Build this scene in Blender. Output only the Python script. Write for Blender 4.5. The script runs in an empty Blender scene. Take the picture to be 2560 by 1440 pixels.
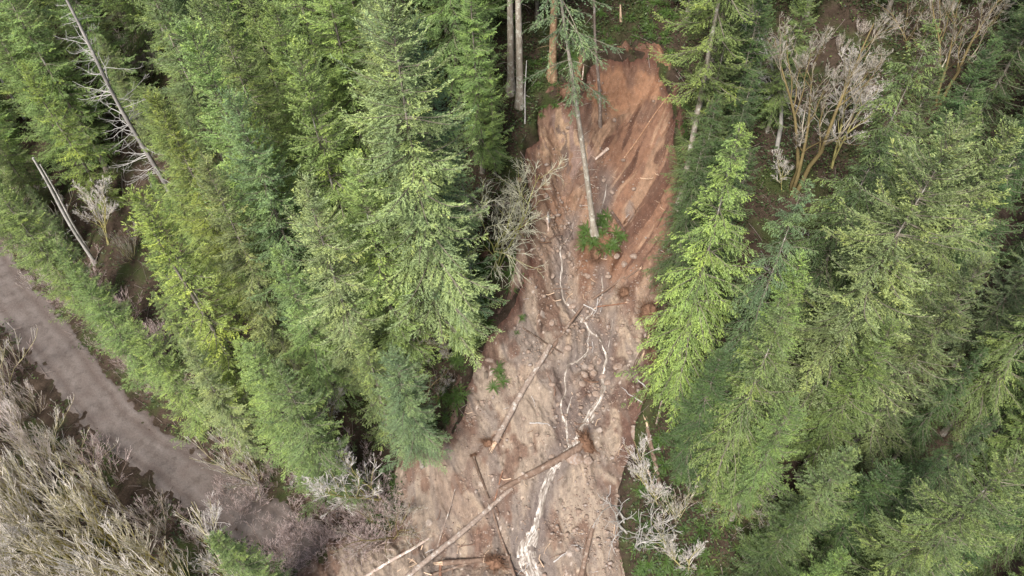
import bpy, math, sys
import numpy as np
from mathutils import Matrix, Vector
sc = bpy.context.scene
COL = sc.collection
rad = math.radians
# ------------------------------------------------------------------ camera
CAMH, FPX, PITCH, ROLL = 50.0, 1750.0, rad(49), rad(-1.9)
cam = bpy.data.cameras.new("camera")
cam.sensor_width = 36; cam.lens = FPX / 2560 * 36; cam.clip_end = 2000; cam.clip_start = 0.5
camo = bpy.data.objects.new("camera", cam); COL.objects.link(camo)
_f = np.array([0, math.cos(PITCH), -math.sin(PITCH)]); _r = np.array([1., 0, 0]); _u = np.cross(_r, _f)
CR = _r * math.cos(ROLL) + _u * math.sin(ROLL); CU = -_r * math.sin(ROLL) + _u * math.cos(ROLL)
CC = np.array([0, 0, CAMH])
camo.matrix_world = Matrix(((CR[0], CU[0], -_f[0], 0), (CR[1], CU[1], -_f[1], 0), (CR[2], CU[2], -_f[2], CAMH), (0, 0, 0, 1)))
sc.camera = camo
# ------------------------------------------------------------------ sky, sun, exposure
SUN_EL, SUN_AZ = 52, 206          # azimuth the light comes from, clockwise from +y
w = bpy.data.worlds.new("World"); sc.world = w; w.use_nodes = True
nt = w.node_tree; bg = nt.nodes["Background"]
sky = nt.nodes.new("ShaderNodeTexSky"); sky.sky_type = 'NISHITA'; sky.sun_disc = False
sky.sun_elevation = rad(SUN_EL); sky.sun_rotation = rad(SUN_AZ); sky.air_density = 1.0; sky.dust_density = 4.0; sky.ozone_density = 0.6
nt.links.new(sky.outputs[0], bg.inputs[0]); bg.inputs[1].default_value = 0.105
sl = bpy.data.lights.new("sun", 'SUN'); sl.energy = 3.2; sl.angle = rad(16); sl.color = (1, .965, .915)
so = bpy.data.objects.new("sun", sl); COL.objects.link(so)
_sd = Vector((math.sin(rad(SUN_AZ)) * math.cos(rad(SUN_EL)), math.cos(rad(SUN_AZ)) * math.cos(rad(SUN_EL)), math.sin(rad(SUN_EL))))
so.rotation_euler = _sd.to_track_quat('Z', 'Y').to_euler(); so.location = (-20, -20, 90)
vs = sc.view_settings; vs.view_transform = 'Standard'; vs.look = 'None'; vs.gamma = 1; vs.use_curve_mapping = False
vs.exposure = 0.74
sc.cycles.max_bounces = 5; sc.cycles.diffuse_bounces = 3; sc.cycles.transmission_bounces = 3

# ------------------------------------------------------------------ noise and projection helpers
def _h(ix, iy, s):
    n = (ix.astype(np.int64) * 374761393 + iy.astype(np.int64) * 668265263 + s * 974634777) & 0x7fffffff
    n = ((n ^ (n >> 13)) * 1274126177) & 0x7fffffff
    return ((n ^ (n >> 16)) & 0xffff) / 65535.0
def vnoise(x, y, s=0):
    x = np.asarray(x, float); y = np.asarray(y, float)
    ix = np.floor(x); iy = np.floor(y); fx = x - ix; fy = y - iy
    fx = fx * fx * (3 - 2 * fx); fy = fy * fy * (3 - 2 * fy)
    a = _h(ix, iy, s); b = _h(ix + 1, iy, s); c = _h(ix, iy + 1, s); d = _h(ix + 1, iy + 1, s)
    return (a + (b - a) * fx) + ((c + (d - c) * fx) - (a + (b - a) * fx)) * fy
def fbm(x, y, s=0, o=4, g=.5):
    t = 0; a = 1; n = 0
    for i in range(o):
        t = t + a * vnoise(x * 2**i + 17.3 * i, y * 2**i - 9.1 * i, s + i); n += a; a *= g
    return t / n * 2 - 1
def sstep(a, b, x):
    t = np.clip((x - a) / (b - a), 0, 1); return t * t * (3 - 2 * t)
def ray(u, v): return _f * FPX + CR * (u - 1280) + CU * (720 - v)
def proj(p):
    d = np.asarray(p, float) - CC; z = d @ _f
    return np.stack([1280 + FPX * (d @ CR) / z, 720 - FPX * (d @ CU) / z, z], -1)
ROAD_PX = [(-60, 600), (-10, 668), (45, 748), (105, 838), (210, 972), (300, 1065), (385, 1140), (490, 1215), (610, 1285), (750, 1352), (900, 1408)]
_rp = np.array([(CC + ray(u, v) * (CAMH / -ray(u, v)[2]))[:2] for u, v in ROAD_PX]); _e = _rp[0] + (_rp[0] - _rp[2]) / np.linalg.norm(_rp[0] - _rp[2]) * np.array([[160], [60]])
_rp = np.vstack([_e, _rp, [[-4, 14.6], [6, 13.6], [30, 13.6], [150, 13.6]]])
_rx = np.arange(-170, 140, .5); _ry = np.interp(_rx, _rp[:, 0], _rp[:, 1])
for _ in range(6): _ry = np.convolve(np.pad(_ry, 4, 'edge'), np.ones(9) / 9, 'valid')
_rs = np.gradient(_ry, .5)
def foot(x, y):                      # signed distance uphill from the logging road's centre line
    return (y - np.interp(x, _rx, _ry)) / np.sqrt(1 + np.interp(x, _rx, _rs)**2)
def T0(x, y):
    x = np.asarray(x, float); y = np.asarray(y, float); d = foot(x, y)
    up = np.maximum(d - 2.6, 0); dn = np.maximum(-d - 2.6, 0)
    return .63 * up + .9 * (1 - np.exp(-up / 1.2)) - .5 * dn + .0006 * dn * dn
def TN(x, y):                        # with unevenness
    d = foot(x, y); k = sstep(2.6, 6, np.abs(d))
    return T0(x, y) + k * (.9 * fbm(x / 9, y / 9, 3, 3) + .25 * fbm(x / 1.7, y / 1.7, 8, 3))
def hit(u, v, fn=None, dz=0.0):
    fn = fn or T0; d = ray(u, v); lo = 0.0; t = .004
    while t < .2:
        p = CC + d * t
        if p[2] < fn(p[0], p[1]) + dz: break
        lo = t; t += .0004
    hi = t
    for _ in range(30):
        m = (lo + hi) / 2; p = CC + d * m
        if p[2] < fn(p[0], p[1]) + dz: hi = m
        else: lo = m
    return CC + d * hi
def inpoly(px, py, poly):
    px = np.asarray(px, float); py = np.asarray(py, float); r = np.zeros(px.shape, bool); n = len(poly)
    for i in range(n):
        x1, y1 = poly[i]; x2, y2 = poly[i - 1]
        if y1 == y2: continue
        c = ((y1 > py) != (y2 > py)) & (px < (x2 - x1) * (py - y1) / (y2 - y1) + x1); r ^= c
    return r
def polydist(px, py, poly, closed=True):
    best = np.full(np.shape(px), 1e9); tb = np.zeros(np.shape(px)); n = len(poly)
    for i in range(n if closed else n - 1):
        ax, ay = poly[i][:2]; bx, by = poly[(i + 1) % n][:2]; dx, dy = bx - ax, by - ay
        t = np.clip(((px - ax) * dx + (py - ay) * dy) / (dx * dx + dy * dy + 1e-9), 0, 1)
        d = np.hypot(px - ax - t * dx, py - ay - t * dy); m = d < best
        best = np.where(m, d, best); tb = np.where(m, i + t, tb)
    return best, tb

# ------------------------------------------------------------------ slide outline (picture outline carried onto the hillside)
SLIDE_PX = [(1468, 132), (1520, 120), (1580, 122), (1640, 128), (1668, 160), (1685, 250), (1695, 330), (1715, 420), (1712, 520),
 (1705, 600), (1685, 690), (1665, 760), (1660, 860), (1655, 940), (1625, 1010), (1600, 1080), (1570, 1180), (1555, 1300), (1570, 1440), (1580, 1560),
 (720, 1560), (770, 1440), (840, 1370), (960, 1340), (1005, 1290), (1000, 1230), (1015, 1160), (1108, 1115), (1145, 1050), (1160, 960), (1185, 890), (1220, 830),
 (1265, 760), (1300, 700), (1318, 640), (1318, 560), (1318, 480), (1298, 420), (1298, 350), (1335, 325), (1335, 258), (1398, 225), (1440, 245), (1455, 200)]
SLIDE = [tuple(hit(u, v)[:2]) for u, v in SLIDE_PX]
def sdist(x, y):                     # >0 inside the slide, metres, ragged
    d, _ = polydist(x, y, SLIDE); d = np.where(inpoly(x, y, SLIDE), d, -d)
    return d + .35 * fbm(x / 1.3, y / 1.3, 21, 3) + .12 * fbm(x / .35, y / .35, 25, 2)
STREAMS_PX = [
 [(1412, 548, 5), (1404, 575, 7), (1406, 610, 9), (1403, 645, 10), (1412, 680, 12), (1440, 710, 11), (1466, 745, 15), (1480, 775, 13), (1508, 800, 13), (1524, 840, 11), (1514, 890, 13), (1516, 925, 19), (1496, 975, 20), (1474, 1018, 30), (1452, 1060, 27), (1436, 1100, 33), (1392, 1142, 33), (1368, 1190, 28), (1352, 1240, 30), (1338, 1305, 34), (1312, 1362, 58), (1326, 1398, 72), (1340, 1440, 76), (1350, 1500, 76)],
 [(1508, 640, 5), (1516, 668, 8), (1500, 708, 7), (1468, 745, 9)],
 [(1480, 775, 7), (1477, 825, 9), (1450, 858, 11), (1418, 874, 7), (1414, 905, 9), (1420, 945, 10), (1402, 985, 9), (1408, 1025, 9), (1424, 1058, 12), (1420, 1090, 15), (1432, 1104, 16)],
 [(1432, 955, 5), (1424, 992, 8), (1416, 1024, 8), (1424, 1058, 8)],
 [(1540, 740, 4), (1534, 790, 5), (1524, 840, 6)],
 [(1522, 395, 4), (1520, 430, 5), (1508, 470, 4), (1502, 505, 4)],
 [(1440, 480, 4), (1432, 515, 5), (1412, 548, 5)]]
STREAMS = []
for s in STREAMS_PX:
    q = []
    for u, v, wd in s:
        p = hit(u, v); q.append((p[0], p[1], wd * np.linalg.norm(p - CC) / FPX))
    STREAMS.append(q)
def streamd(x, y):
    b = np.full(np.shape(x), 1e9)
    for q in STREAMS:
        wv = np.mean([k[2] for k in q]); d, t = polydist(x, y, q, False)
        wi = np.interp(t, np.arange(len(q)), [k[2] for k in q]); b = np.minimum(b, d - wi * .5)
    return b
MOUND = hit(1500, 585)[:2]
FA, FB = hit(1655, 190)[:2], hit(1490, 285)[:2]
def cobbles(x, y, cell, r0, r1, seed, share):          # half buried stones: bump height and a number for each stone
    ix = np.floor(x / cell); iy = np.floor(y / cell); h = np.zeros(np.shape(x)); c = np.full(np.shape(x), .5)
    for dx in (-1, 0, 1):
        for dy in (-1, 0, 1):
            jx, jy = ix + dx, iy + dy; px = (jx + .15 + .7 * _h(jx, jy, seed)) * cell; py = (jy + .15 + .7 * _h(jx, jy, seed + 1)) * cell
            k = _h(jx, jy, seed + 2); r = (r0 + (r1 - r0) * k**2) * (_h(jx, jy, seed + 3) < share); a = _h(jx, jy, seed + 4) * 3.1
            ex, ey = (x - px) * np.cos(a) + (y - py) * np.sin(a), ((y - py) * np.cos(a) - (x - px) * np.sin(a)) * 1.3
            b = np.sqrt(np.maximum(r * r - ex * ex - ey * ey, 0)) * .75; m = b > h; h = np.where(m, b, h); c = np.where(m, _h(jx, jy, seed + 5), c)
    return h, c
def rockiness(x, y): return np.clip(.30 + .5 * np.exp(-(np.maximum(streamd(x, y), 0) / 1.6)**2) + .55 * fbm(x / 2.2, y / 2.2, 141, 3) + .35 * np.exp(-((y - 33) / 5)**2), 0, 1)
def TS(x, y):                        # bare slide surface
    x = np.asarray(x, float); y = np.asarray(y, float)
    s = sdist(x, y); up = sstep(21, 37, y + .12 * x); rw = sstep(4.6, 6.6, x) * sstep(31, 37, y) * sstep(47.5, 45, y)
    D = .45 + 2.3 * up; wd = 1.1 + 1.6 * up + 1.6 * rw
    toe = sstep(5.5, 1.0, foot(x, y)); D = D - toe * 1.15
    z = T0(x, y) - D * (1 - np.exp(-np.maximum(s + .15, 0) / wd)) - .25 * sstep(-.15, .15, s) * (.4 + up) + .10
    wx = x + 1.1 * fbm(x / 4, y / 4, 31, 2); wy = y + .8 * fbm(x / 3, y / 3, 32, 2); wx = wx + .24 * (wy - 30)
    low = 1 - rw
    z = z + .34 * fbm(wx / 2.4, wy / 5.0, 33, 4) * (.6 + .4 * low)
    ridg = 1 - np.abs(fbm(wx / 1.5, wy / 4.2, 35, 4)) * 2.2; z = z + .30 * (ridg - .4) * low
    z = z + .16 * np.abs(fbm(wx / .55, wy / 1.1, 37, 4)) * low
    diag = x * .80 - y * .60; dal = x * .6 + y * .8; dg = diag + .5 * fbm(diag / 2, dal / 3, 40, 2)
    z = z + (rw + .45 * sstep(41, 45, y)) * (.27 * fbm(dg / .9, dal / 6, 41, 3) + .14 * fbm(dg / .3, dal / 2.5, 42, 3))
    bench = sstep(-.1, .25, fbm(x / 2.2, y / 2.2, 44, 3)) * low * up; z = z - .45 * bench
    rk = rockiness(x, y); ok_ = low * sstep(47, 42, y)
    z = z + ok_ * sstep(.25, .5, rk) * (cobbles(x, y, .62, .07, .26, 201, .55)[0] * .8 + cobbles(x, y, .27, .03, .11, 211, .7)[0] * .9) + .05 * fbm(x / .16, y / .16, 49, 2) * low
    fl = ((x - FA[0]) * (FB[1] - FA[1]) - (y - FA[1]) * (FB[0] - FA[0])) / np.hypot(*(FB - FA)); ft_ = ((x - FA[0]) * (FB[0] - FA[0]) + (y - FA[1]) * (FB[1] - FA[1])) / np.hypot(*(FB - FA))**2
    z = z + .38 * sstep(-.1, .1, -fl + .15 * fbm(x / .8, y / .8, 50, 3)) * sstep(-.1, .1, ft_) * sstep(1.25, .95, ft_) * np.exp(-np.maximum(-fl, 0) / 2.5)
    sd = streamd(x, y); z = z - .30 * np.exp(-(np.maximum(sd, 0) / .6)**2)
    md = np.hypot((x - MOUND[0]) / 1.35, (y - MOUND[1]) / 1.5); z = z + 1.5 * np.exp(-md**4)
    return z

# ------------------------------------------------------------------ mesh helpers
class MB:
    def __init__(s): s.v = []; s.f = []; s.m = []; s.a = []; s.n = 0
    def add(s, v, f, mat=0, a=.5):
        v = np.asarray(v, np.float32).reshape(-1, 3); f = np.asarray(f, np.int64).reshape(-1, 4)
        s.v.append(v); s.f.append(f + s.n); s.n += len(v)
        s.m.append(np.full(len(f), mat, np.int32)); s.a.append(np.broadcast_to(np.asarray(a, np.float32), (len(v),)))
        return s
    def mesh(s, name, mats, smooth=True, extra=None):
        v = np.concatenate(s.v); f = np.concatenate(s.f); me = bpy.data.meshes.new(name)
        me.vertices.add(len(v)); me.vertices.foreach_set("co", v.ravel())
        me.loops.add(f.size); me.loops.foreach_set("vertex_index", f.ravel().astype(np.int32))
        me.polygons.add(len(f)); me.polygons.foreach_set("loop_start", np.arange(0, f.size, 4, dtype=np.int32))
        for m in mats: me.materials.append(m)
        me.polygons.foreach_set("material_index", np.concatenate(s.m))
        me.polygons.foreach_set("use_smooth", np.full(len(f), smooth, bool))
        at = me.attributes.new("var", 'FLOAT', 'POINT'); at.data.foreach_set("value", np.concatenate(s.a))
        if extra is not None:
            ca = me.attributes.new("soil", 'FLOAT_COLOR', 'POINT'); c4 = np.ones((len(v), 4), np.float32); c4[:, :3] = extra; ca.data.foreach_set("color", c4.ravel())
        me.update(calc_edges=True)
        return me
def link(name, me, parent=None):
    o = bpy.data.objects.new(name, me); COL.objects.link(o)
    if parent is not None: o.parent = parent
    return o
def tag(o, label=None, cat=None, group=None, kind=None):
    if label: o["label"] = label
    if cat: o["category"] = cat
    if group: o["group"] = group
    if kind: o["kind"] = kind
    return o
def empty(name, loc): 
    o = bpy.data.objects.new(name, None); o.empty_display_size = .3; o.location = loc; COL.objects.link(o); return o
def unit(a): return a / (np.linalg.norm(a, axis=-1, keepdims=True) + 1e-9)
def tubes(mb, P, r, sides=3, mat=0, a=.5, cap=True):
    P = np.asarray(P, float); r = np.asarray(r, float); B, n = P.shape[:2]
    t = np.empty_like(P); t[:, 1:-1] = P[:, 2:] - P[:, :-2]; t[:, 0] = P[:, 1] - P[:, 0]; t[:, -1] = P[:, -1] - P[:, -2]; t = unit(t)
    d = unit(P[:, -1] - P[:, 0]); ref = np.where(np.abs(d[:, 2:3]) < .8, np.array([[0, 0, 1.]]), np.array([[1., 0, 0]]))[:, None]
    e1 = unit(np.cross(t, np.broadcast_to(ref, t.shape))); e2 = np.cross(t, e1)
    an = np.arange(sides) / sides * 2 * math.pi
    rr = r[..., None] if r.ndim == 2 else r                       # (B,n,1) or (B,n,sides)
    V = P[:, :, None] + rr[..., None] * (e1[:, :, None] * np.cos(an)[:, None] + e2[:, :, None] * np.sin(an)[:, None])
    idx = np.arange(B * n * sides).reshape(B, n, sides); nx = np.roll(idx, -1, 2)
    F = np.stack([idx[:, :-1], nx[:, :-1], nx[:, 1:], idx[:, 1:]], -1).reshape(-1, 4)
    av = a if np.ndim(a) == 0 else np.repeat(np.asarray(a), n * sides)
    mb.add(V, F, mat, av)
    if cap and sides >= 4:
        for b in range(B):
            for k in (0, n - 1):
                ring = V[b, k]; c = ring.mean(0); vv = np.vstack([ring, c[None]]); ff = [[i, (i + 1) % sides, sides, sides] for i in range(sides)]
                mb.add(np.vstack([vv, c[None]]), [[i, (i + 1) % sides, sides, sides + 1] for i in range(sides)], mat if k == 0 else mat, .5 if np.ndim(a) else a)
def along(P, s):                     # points and tangents at fractions s (B,m) along polylines P (B,n,3)
    n = P.shape[1]; x = np.clip(s, 0, 1) * (n - 1); i = np.minimum(x.astype(int), n - 2); f = (x - i)[..., None]
    b = np.arange(P.shape[0])[:, None]; p0 = P[b, i]; p1 = P[b, i + 1]
    return p0 + (p1 - p0) * f, unit(p1 - p0)

# ------------------------------------------------------------------ materials
def newmat(name):
    m = bpy.data.materials.new(name); m.use_nodes = True; n = m.node_tree; n.nodes.clear(); return m, n, n.nodes.new, n.links.new
def noise_node(N, L, co, scale, detail=4, rough=.55, stretch=None, coord='Object'):
    if stretch:
        mp = N("ShaderNodeMapping"); mp.inputs["Scale"].default_value = stretch; L(co, mp.inputs[0]); co = mp.outputs[0]
    t = N("ShaderNodeTexNoise"); t.inputs["Scale"].default_value = scale; t.inputs["Detail"].default_value = detail; t.inputs["Roughness"].default_value = rough
    L(co, t.inputs["Vector"]); return t.outputs["Fac"]
def ramp(N, L, fac, stops):
    r = N("ShaderNodeValToRGB"); e = r.color_ramp.elements
    while len(e) < len(stops): e.new(.5)
    for k, (p, c) in zip(e, stops): k.position = p; k.color = (*c, 1) if len(c) == 3 else c
    L(fac, r.inputs[0]); return r.outputs[0]
def mix(N, L, fac, a, b, mode='MIX'):
    m = N("ShaderNodeMix"); m.data_type = 'RGBA'; m.blend_type = mode
    if isinstance(fac, (int, float)): m.inputs[0].default_value = fac
    else: L(fac, m.inputs[0])
    for k, s in ((a, 6), (b, 7)):
        if isinstance(k, tuple): m.inputs[s].default_value = (*k, 1)
        else: L(k, m.inputs[s])
    return m.outputs[2]
def foliage_mat(name, spec=.3, trans=.13, objcol=True, base=(.06, .1, .03), lo=.55, hi=1.55):
    m, nt, N, L = newmat(name)
    at = N("ShaderNodeAttribute"); at.attribute_name = "var"
    if objcol: oi = N("ShaderNodeObjectInfo"); c = oi.outputs["Color"]
    else: rg = N("ShaderNodeRGB"); rg.outputs[0].default_value = (*base, 1); c = rg.outputs[0]
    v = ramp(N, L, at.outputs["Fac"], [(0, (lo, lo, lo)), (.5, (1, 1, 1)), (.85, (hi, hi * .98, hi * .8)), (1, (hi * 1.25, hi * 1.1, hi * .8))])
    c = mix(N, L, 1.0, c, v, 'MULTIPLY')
    tc = N("ShaderNodeTexCoord"); nz = noise_node(N, L, tc.outputs["Object"], .55, 3)
    c = mix(N, L, 1.0, c, ramp(N, L, nz, [(.3, (.86, .9, 1.0)), (.7, (1.12, 1.07, .92))]), 'MULTIPLY')
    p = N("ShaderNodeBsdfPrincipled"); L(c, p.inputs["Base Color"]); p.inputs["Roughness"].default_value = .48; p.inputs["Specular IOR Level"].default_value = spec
    tr = N("ShaderNodeBsdfTranslucent"); L(mix(N, L, 1.0, c, (1.15, 1.1, .6), 'MULTIPLY'), tr.inputs[0])
    ms = N("ShaderNodeMixShader"); ms.inputs[0].default_value = trans; L(p.outputs[0], ms.inputs[1]); L(tr.outputs[0], ms.inputs[2])
    o = N("ShaderNodeOutputMaterial"); L(ms.outputs[0], o.inputs[0]); return m
def bark_mat(name, a, b, c=None, scale=3.0, stretch=(1, 1, .25), objcol=False, rough=.9, bump=.4, spotscale=9, spot=.58):
    m, nt, N, L = newmat(name); tc = N("ShaderNodeTexCoord")
    n1 = noise_node(N, L, tc.outputs["Object"], scale, 6, .65, stretch); col = ramp(N, L, n1, [(.3, a), (.7, b)])
    if c: col = mix(N, L, ramp(N, L, noise_node(N, L, tc.outputs["Object"], spotscale * .3, 5, .7), [(spot - .06, (0, 0, 0)), (spot + .04, (1, 1, 1))]), col, c)
    if objcol:
        oi = N("ShaderNodeObjectInfo"); col = mix(N, L, 1.0, col, oi.outputs["Color"], 'MULTIPLY')
    p = N("ShaderNodeBsdfPrincipled"); L(col, p.inputs["Base Color"]); p.inputs["Roughness"].default_value = rough; p.inputs["Specular IOR Level"].default_value = .2
    bp = N("ShaderNodeBump"); bp.inputs["Strength"].default_value = bump; bp.inputs["Distance"].default_value = .05; L(n1, bp.inputs["Height"]); L(bp.outputs[0], p.inputs["Normal"])
    o = N("ShaderNodeOutputMaterial"); L(p.outputs[0], o.inputs[0]); return m
def twig_mat(name, wood, moss):      # var: 0 trunk .. 1 finest twig ; thick limbs carry moss
    m, nt, N, L = newmat(name); at = N("ShaderNodeAttribute"); at.attribute_name = "var"; tc = N("ShaderNodeTexCoord")
    nz = noise_node(N, L, tc.outputs["Object"], 1.6, 4)
    w_ = ramp(N, L, nz, [(.3, tuple(k * .7 for k in wood)), (.7, tuple(k * 1.15 for k in wood))])
    mo = ramp(N, L, nz, [(.3, tuple(k * .65 for k in moss)), (.7, moss)])
    ad = N("ShaderNodeMath"); ad.operation = 'ADD'; L(at.outputs["Fac"], ad.inputs[0]); ml = N("ShaderNodeMath"); ml.operation = 'MULTIPLY'; ml.inputs[1].default_value = .5; L(nz, ml.inputs[0]); L(ml.outputs[0], ad.inputs[1])
    col = mix(N, L, ramp(N, L, ad.outputs[0], [(.62, (0, 0, 0)), (.95, (1, 1, 1))]), mo, w_)
    p = N("ShaderNodeBsdfPrincipled"); L(col, p.inputs["Base Color"]); p.inputs["Roughness"].default_value = .85; p.inputs["Specular IOR Level"].default_value = .15
    o = N("ShaderNodeOutputMaterial"); L(p.outputs[0], o.inputs[0]); return m
M_needle = foliage_mat("needles")
M_branch = bark_mat("branch bark", (.10, .085, .06), (.24, .22, .17), None, 4)
M_trunk = bark_mat("trunk bark", (.16, .135, .11), (.36, .33, .29), (.46, .46, .42), 5, objcol=True)
M_dead = bark_mat("weathered dead wood", (.34, .31, .29), (.62, .60, .58), (.2, .18, .16), 5, spot=.66)
M_alder = twig_mat("alder twigs", (.74, .69, .65), (.44, .40, .16))
M_brush = twig_mat("brush twigs", (.80, .74, .68), (.58, .52, .28))
M_brushB = twig_mat("pinkish twigs", (.78, .69, .65), (.52, .45, .32))
M_brushC = twig_mat("pale tan twigs", (.80, .73, .64), (.5, .45, .22))
M_brushD = twig_mat("mossy twigs", (.66, .60, .46), (.42, .36, .1))
M_shrub = twig_mat("reddish twigs", (.66, .54, .51), (.38, .28, .23))
M_alderM = twig_mat("greenish alder twigs", (.56, .55, .42), (.40, .40, .13))
M_litter = bark_mat("litter sticks", (.13, .10, .08), (.32, .27, .24), None, 3)
M_moss = twig_mat("mossy maple limbs", (.46, .42, .36), (.21, .165, .075))
M_white = twig_mat("white dead twigs", (.52, .50, .47), (.42, .40, .36))
M_fern = foliage_mat("fern fronds", .2, .2, False, (.075, .13, .033), .6, 1.5)
M_leaf = foliage_mat("undergrowth leaves", .3, .2, False, (.07, .105, .042), .35, 1.7)
def ground_mat():
    m, nt, N, L = newmat("forest floor"); tc = N("ShaderNodeTexCoord"); co = tc.outputs["Object"]
    c = ramp(N, L, noise_node(N, L, co, 1.3, 8, .7), [(.3, (.024, .018, .012)), (.55, (.06, .043, .031)), (.75, (.11, .082, .062))])
    c = mix(N, L, ramp(N, L, noise_node(N, L, co, .35, 5), [(.5, (0, 0, 0)), (.62, (1, 1, 1))]), c, (.045, .055, .02))
    c = mix(N, L, ramp(N, L, noise_node(N, L, co, 9, 4, .7), [(.6, (0, 0, 0)), (.72, (.7, .7, .7))]), c, (.15, .12, .095))
    p = N("ShaderNodeBsdfPrincipled"); L(c, p.inputs["Base Color"]); p.inputs["Roughness"].default_value = .95; p.inputs["Specular IOR Level"].default_value = .1
    b = N("ShaderNodeBump"); b.inputs["Strength"].default_value = .8; b.inputs["Distance"].default_value = .15; L(noise_node(N, L, co, 6, 8, .7), b.inputs["Height"]); L(b.outputs[0], p.inputs["Normal"])
    o = N("ShaderNodeOutputMaterial"); L(p.outputs[0], o.inputs[0]); return m
def mud_mat():
    m, nt, N, L = newmat("wet slide soil"); tc = N("ShaderNodeTexCoord"); co = tc.outputs["Object"]
    at = N("ShaderNodeAttribute"); at.attribute_name = "soil"
    c = mix(N, L, 1.0, at.outputs["Color"], ramp(N, L, noise_node(N, L, co, 2.2, 8, .7, (1.6, .6, 1)), [(.28, (.62, .58, .56)), (.5, (1, 1, 1)), (.74, (1.22, 1.2, 1.16))]), 'MULTIPLY')
    peb = N("ShaderNodeTexVoronoi"); peb.inputs["Scale"].default_value = 5.5; L(co, peb.inputs["Vector"])
    c = mix(N, L, ramp(N, L, peb.outputs["Distance"], [(.10, (.45, .45, .45)), (.2, (0, 0, 0))]), c, (.42, .35, .29))
    c = mix(N, L, 1.0, c, ramp(N, L, noise_node(N, L, co, 14, 5, .7), [(.3, (.75, .73, .72)), (.7, (1.15, 1.15, 1.15))]), 'MULTIPLY')
    p = N("ShaderNodeBsdfPrincipled"); L(c, p.inputs["Base Color"]); p.inputs["Roughness"].default_value = .72; p.inputs["Specular IOR Level"].default_value = .3
    b = N("ShaderNodeBump"); b.inputs["Strength"].default_value = .9; b.inputs["Distance"].default_value = .08; L(noise_node(N, L, co, 7, 8, .72, (1.3, .7, 1)), b.inputs["Height"]); L(b.outputs[0], p.inputs["Normal"])
    o = N("ShaderNodeOutputMaterial"); L(p.outputs[0], o.inputs[0]); return m
def road_mat():
    m, nt, N, L = newmat("muddy gravel"); tc = N("ShaderNodeTexCoord"); co = tc.outputs["Object"]
    c = ramp(N, L, noise_node(N, L, co, .9, 8, .65), [(.3, (.08, .065, .055)), (.45, (.135, .113, .10)), (.58, (.17, .145, .13)), (.75, (.25, .215, .195))])
    at = N("ShaderNodeAttribute"); at.attribute_name = "var"
    c = mix(N, L, ramp(N, L, at.outputs["Fac"], [(0, (.9, .9, .9)), (.14, (0, 0, 0)), (.24, (.5, .5, .5)), (.36, (0, 0, 0)), (.5, (.25, .25, .25)), (.62, (0, 0, 0)), (.74, (.5, .5, .5)), (.86, (0, 0, 0)), (1, (.9, .9, .9))]), c, (.085, .06, .048))
    c = mix(N, L, ramp(N, L, noise_node(N, L, co, 22, 3, .6), [(.62, (0, 0, 0)), (.72, (.75, .75, .75))]), c, (.30, .26, .245))
    c = mix(N, L, ramp(N, L, noise_node(N, L, co, .45, 6, .7), [(.5, (0, 0, 0)), (.66, (.8, .8, .8))]), c, (.085, .062, .052))
    c = mix(N, L, 1.0, c, ramp(N, L, noise_node(N, L, co, 9, 5, .7), [(.3, (.8, .8, .8)), (.7, (1.15, 1.15, 1.15))]), 'MULTIPLY')
    p = N("ShaderNodeBsdfPrincipled"); L(c, p.inputs["Base Color"]); p.inputs["Roughness"].default_value = .8; p.inputs["Specular IOR Level"].default_value = .3
    b = N("ShaderNodeBump"); b.inputs["Strength"].default_value = .6; b.inputs["Distance"].default_value = .06; L(noise_node(N, L, co, 5, 8, .7), b.inputs["Height"]); L(b.outputs[0], p.inputs["Normal"])
    o = N("ShaderNodeOutputMaterial"); L(p.outputs[0], o.inputs[0]); return m
def water_mat():
    m, nt, N, L = newmat("muddy white water"); at = N("ShaderNodeAttribute"); at.attribute_name = "soil"
    n1 = noise_node(N, L, at.outputs["Color"], 1.0, 6, .68)
    c = ramp(N, L, n1, [(.34, (.10, .078, .06)), (.48, (.24, .20, .165)), (.58, (.43, .385, .335)), (.72, (.70, .67, .63))])
    p = N("ShaderNodeBsdfPrincipled"); L(c, p.inputs["Base Color"]); p.inputs["Roughness"].default_value = .14; p.inputs["Specular IOR Level"].default_value = .5
    b = N("ShaderNodeBump"); b.inputs["Strength"].default_value = .7; b.inputs["Distance"].default_value = .06; L(n1, b.inputs["Height"]); L(b.outputs[0], p.inputs["Normal"])
    o = N("ShaderNodeOutputMaterial"); L(p.outputs[0], o.inputs[0]); return m
M_rock = bark_mat("muddy boulder", (.19, .135, .10), (.33, .25, .20), (.30, .26, .235), 2.2, (1, 1, 1), bump=.3)
M_split = bark_mat("fresh split wood", (.50, .34, .22), (.68, .52, .38), (.34, .18, .11), 6, (1, 1, .15), spot=.66)
M_logbark = bark_mat("log bark", (.15, .115, .095), (.31, .25, .21), (.42, .40, .37), 5, (1, 1, .3), objcol=True, spot=.6)
M_root = bark_mat("soil clotted roots", (.10, .055, .035), (.24, .14, .09), None, 4, (1, 1, 1))

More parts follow.
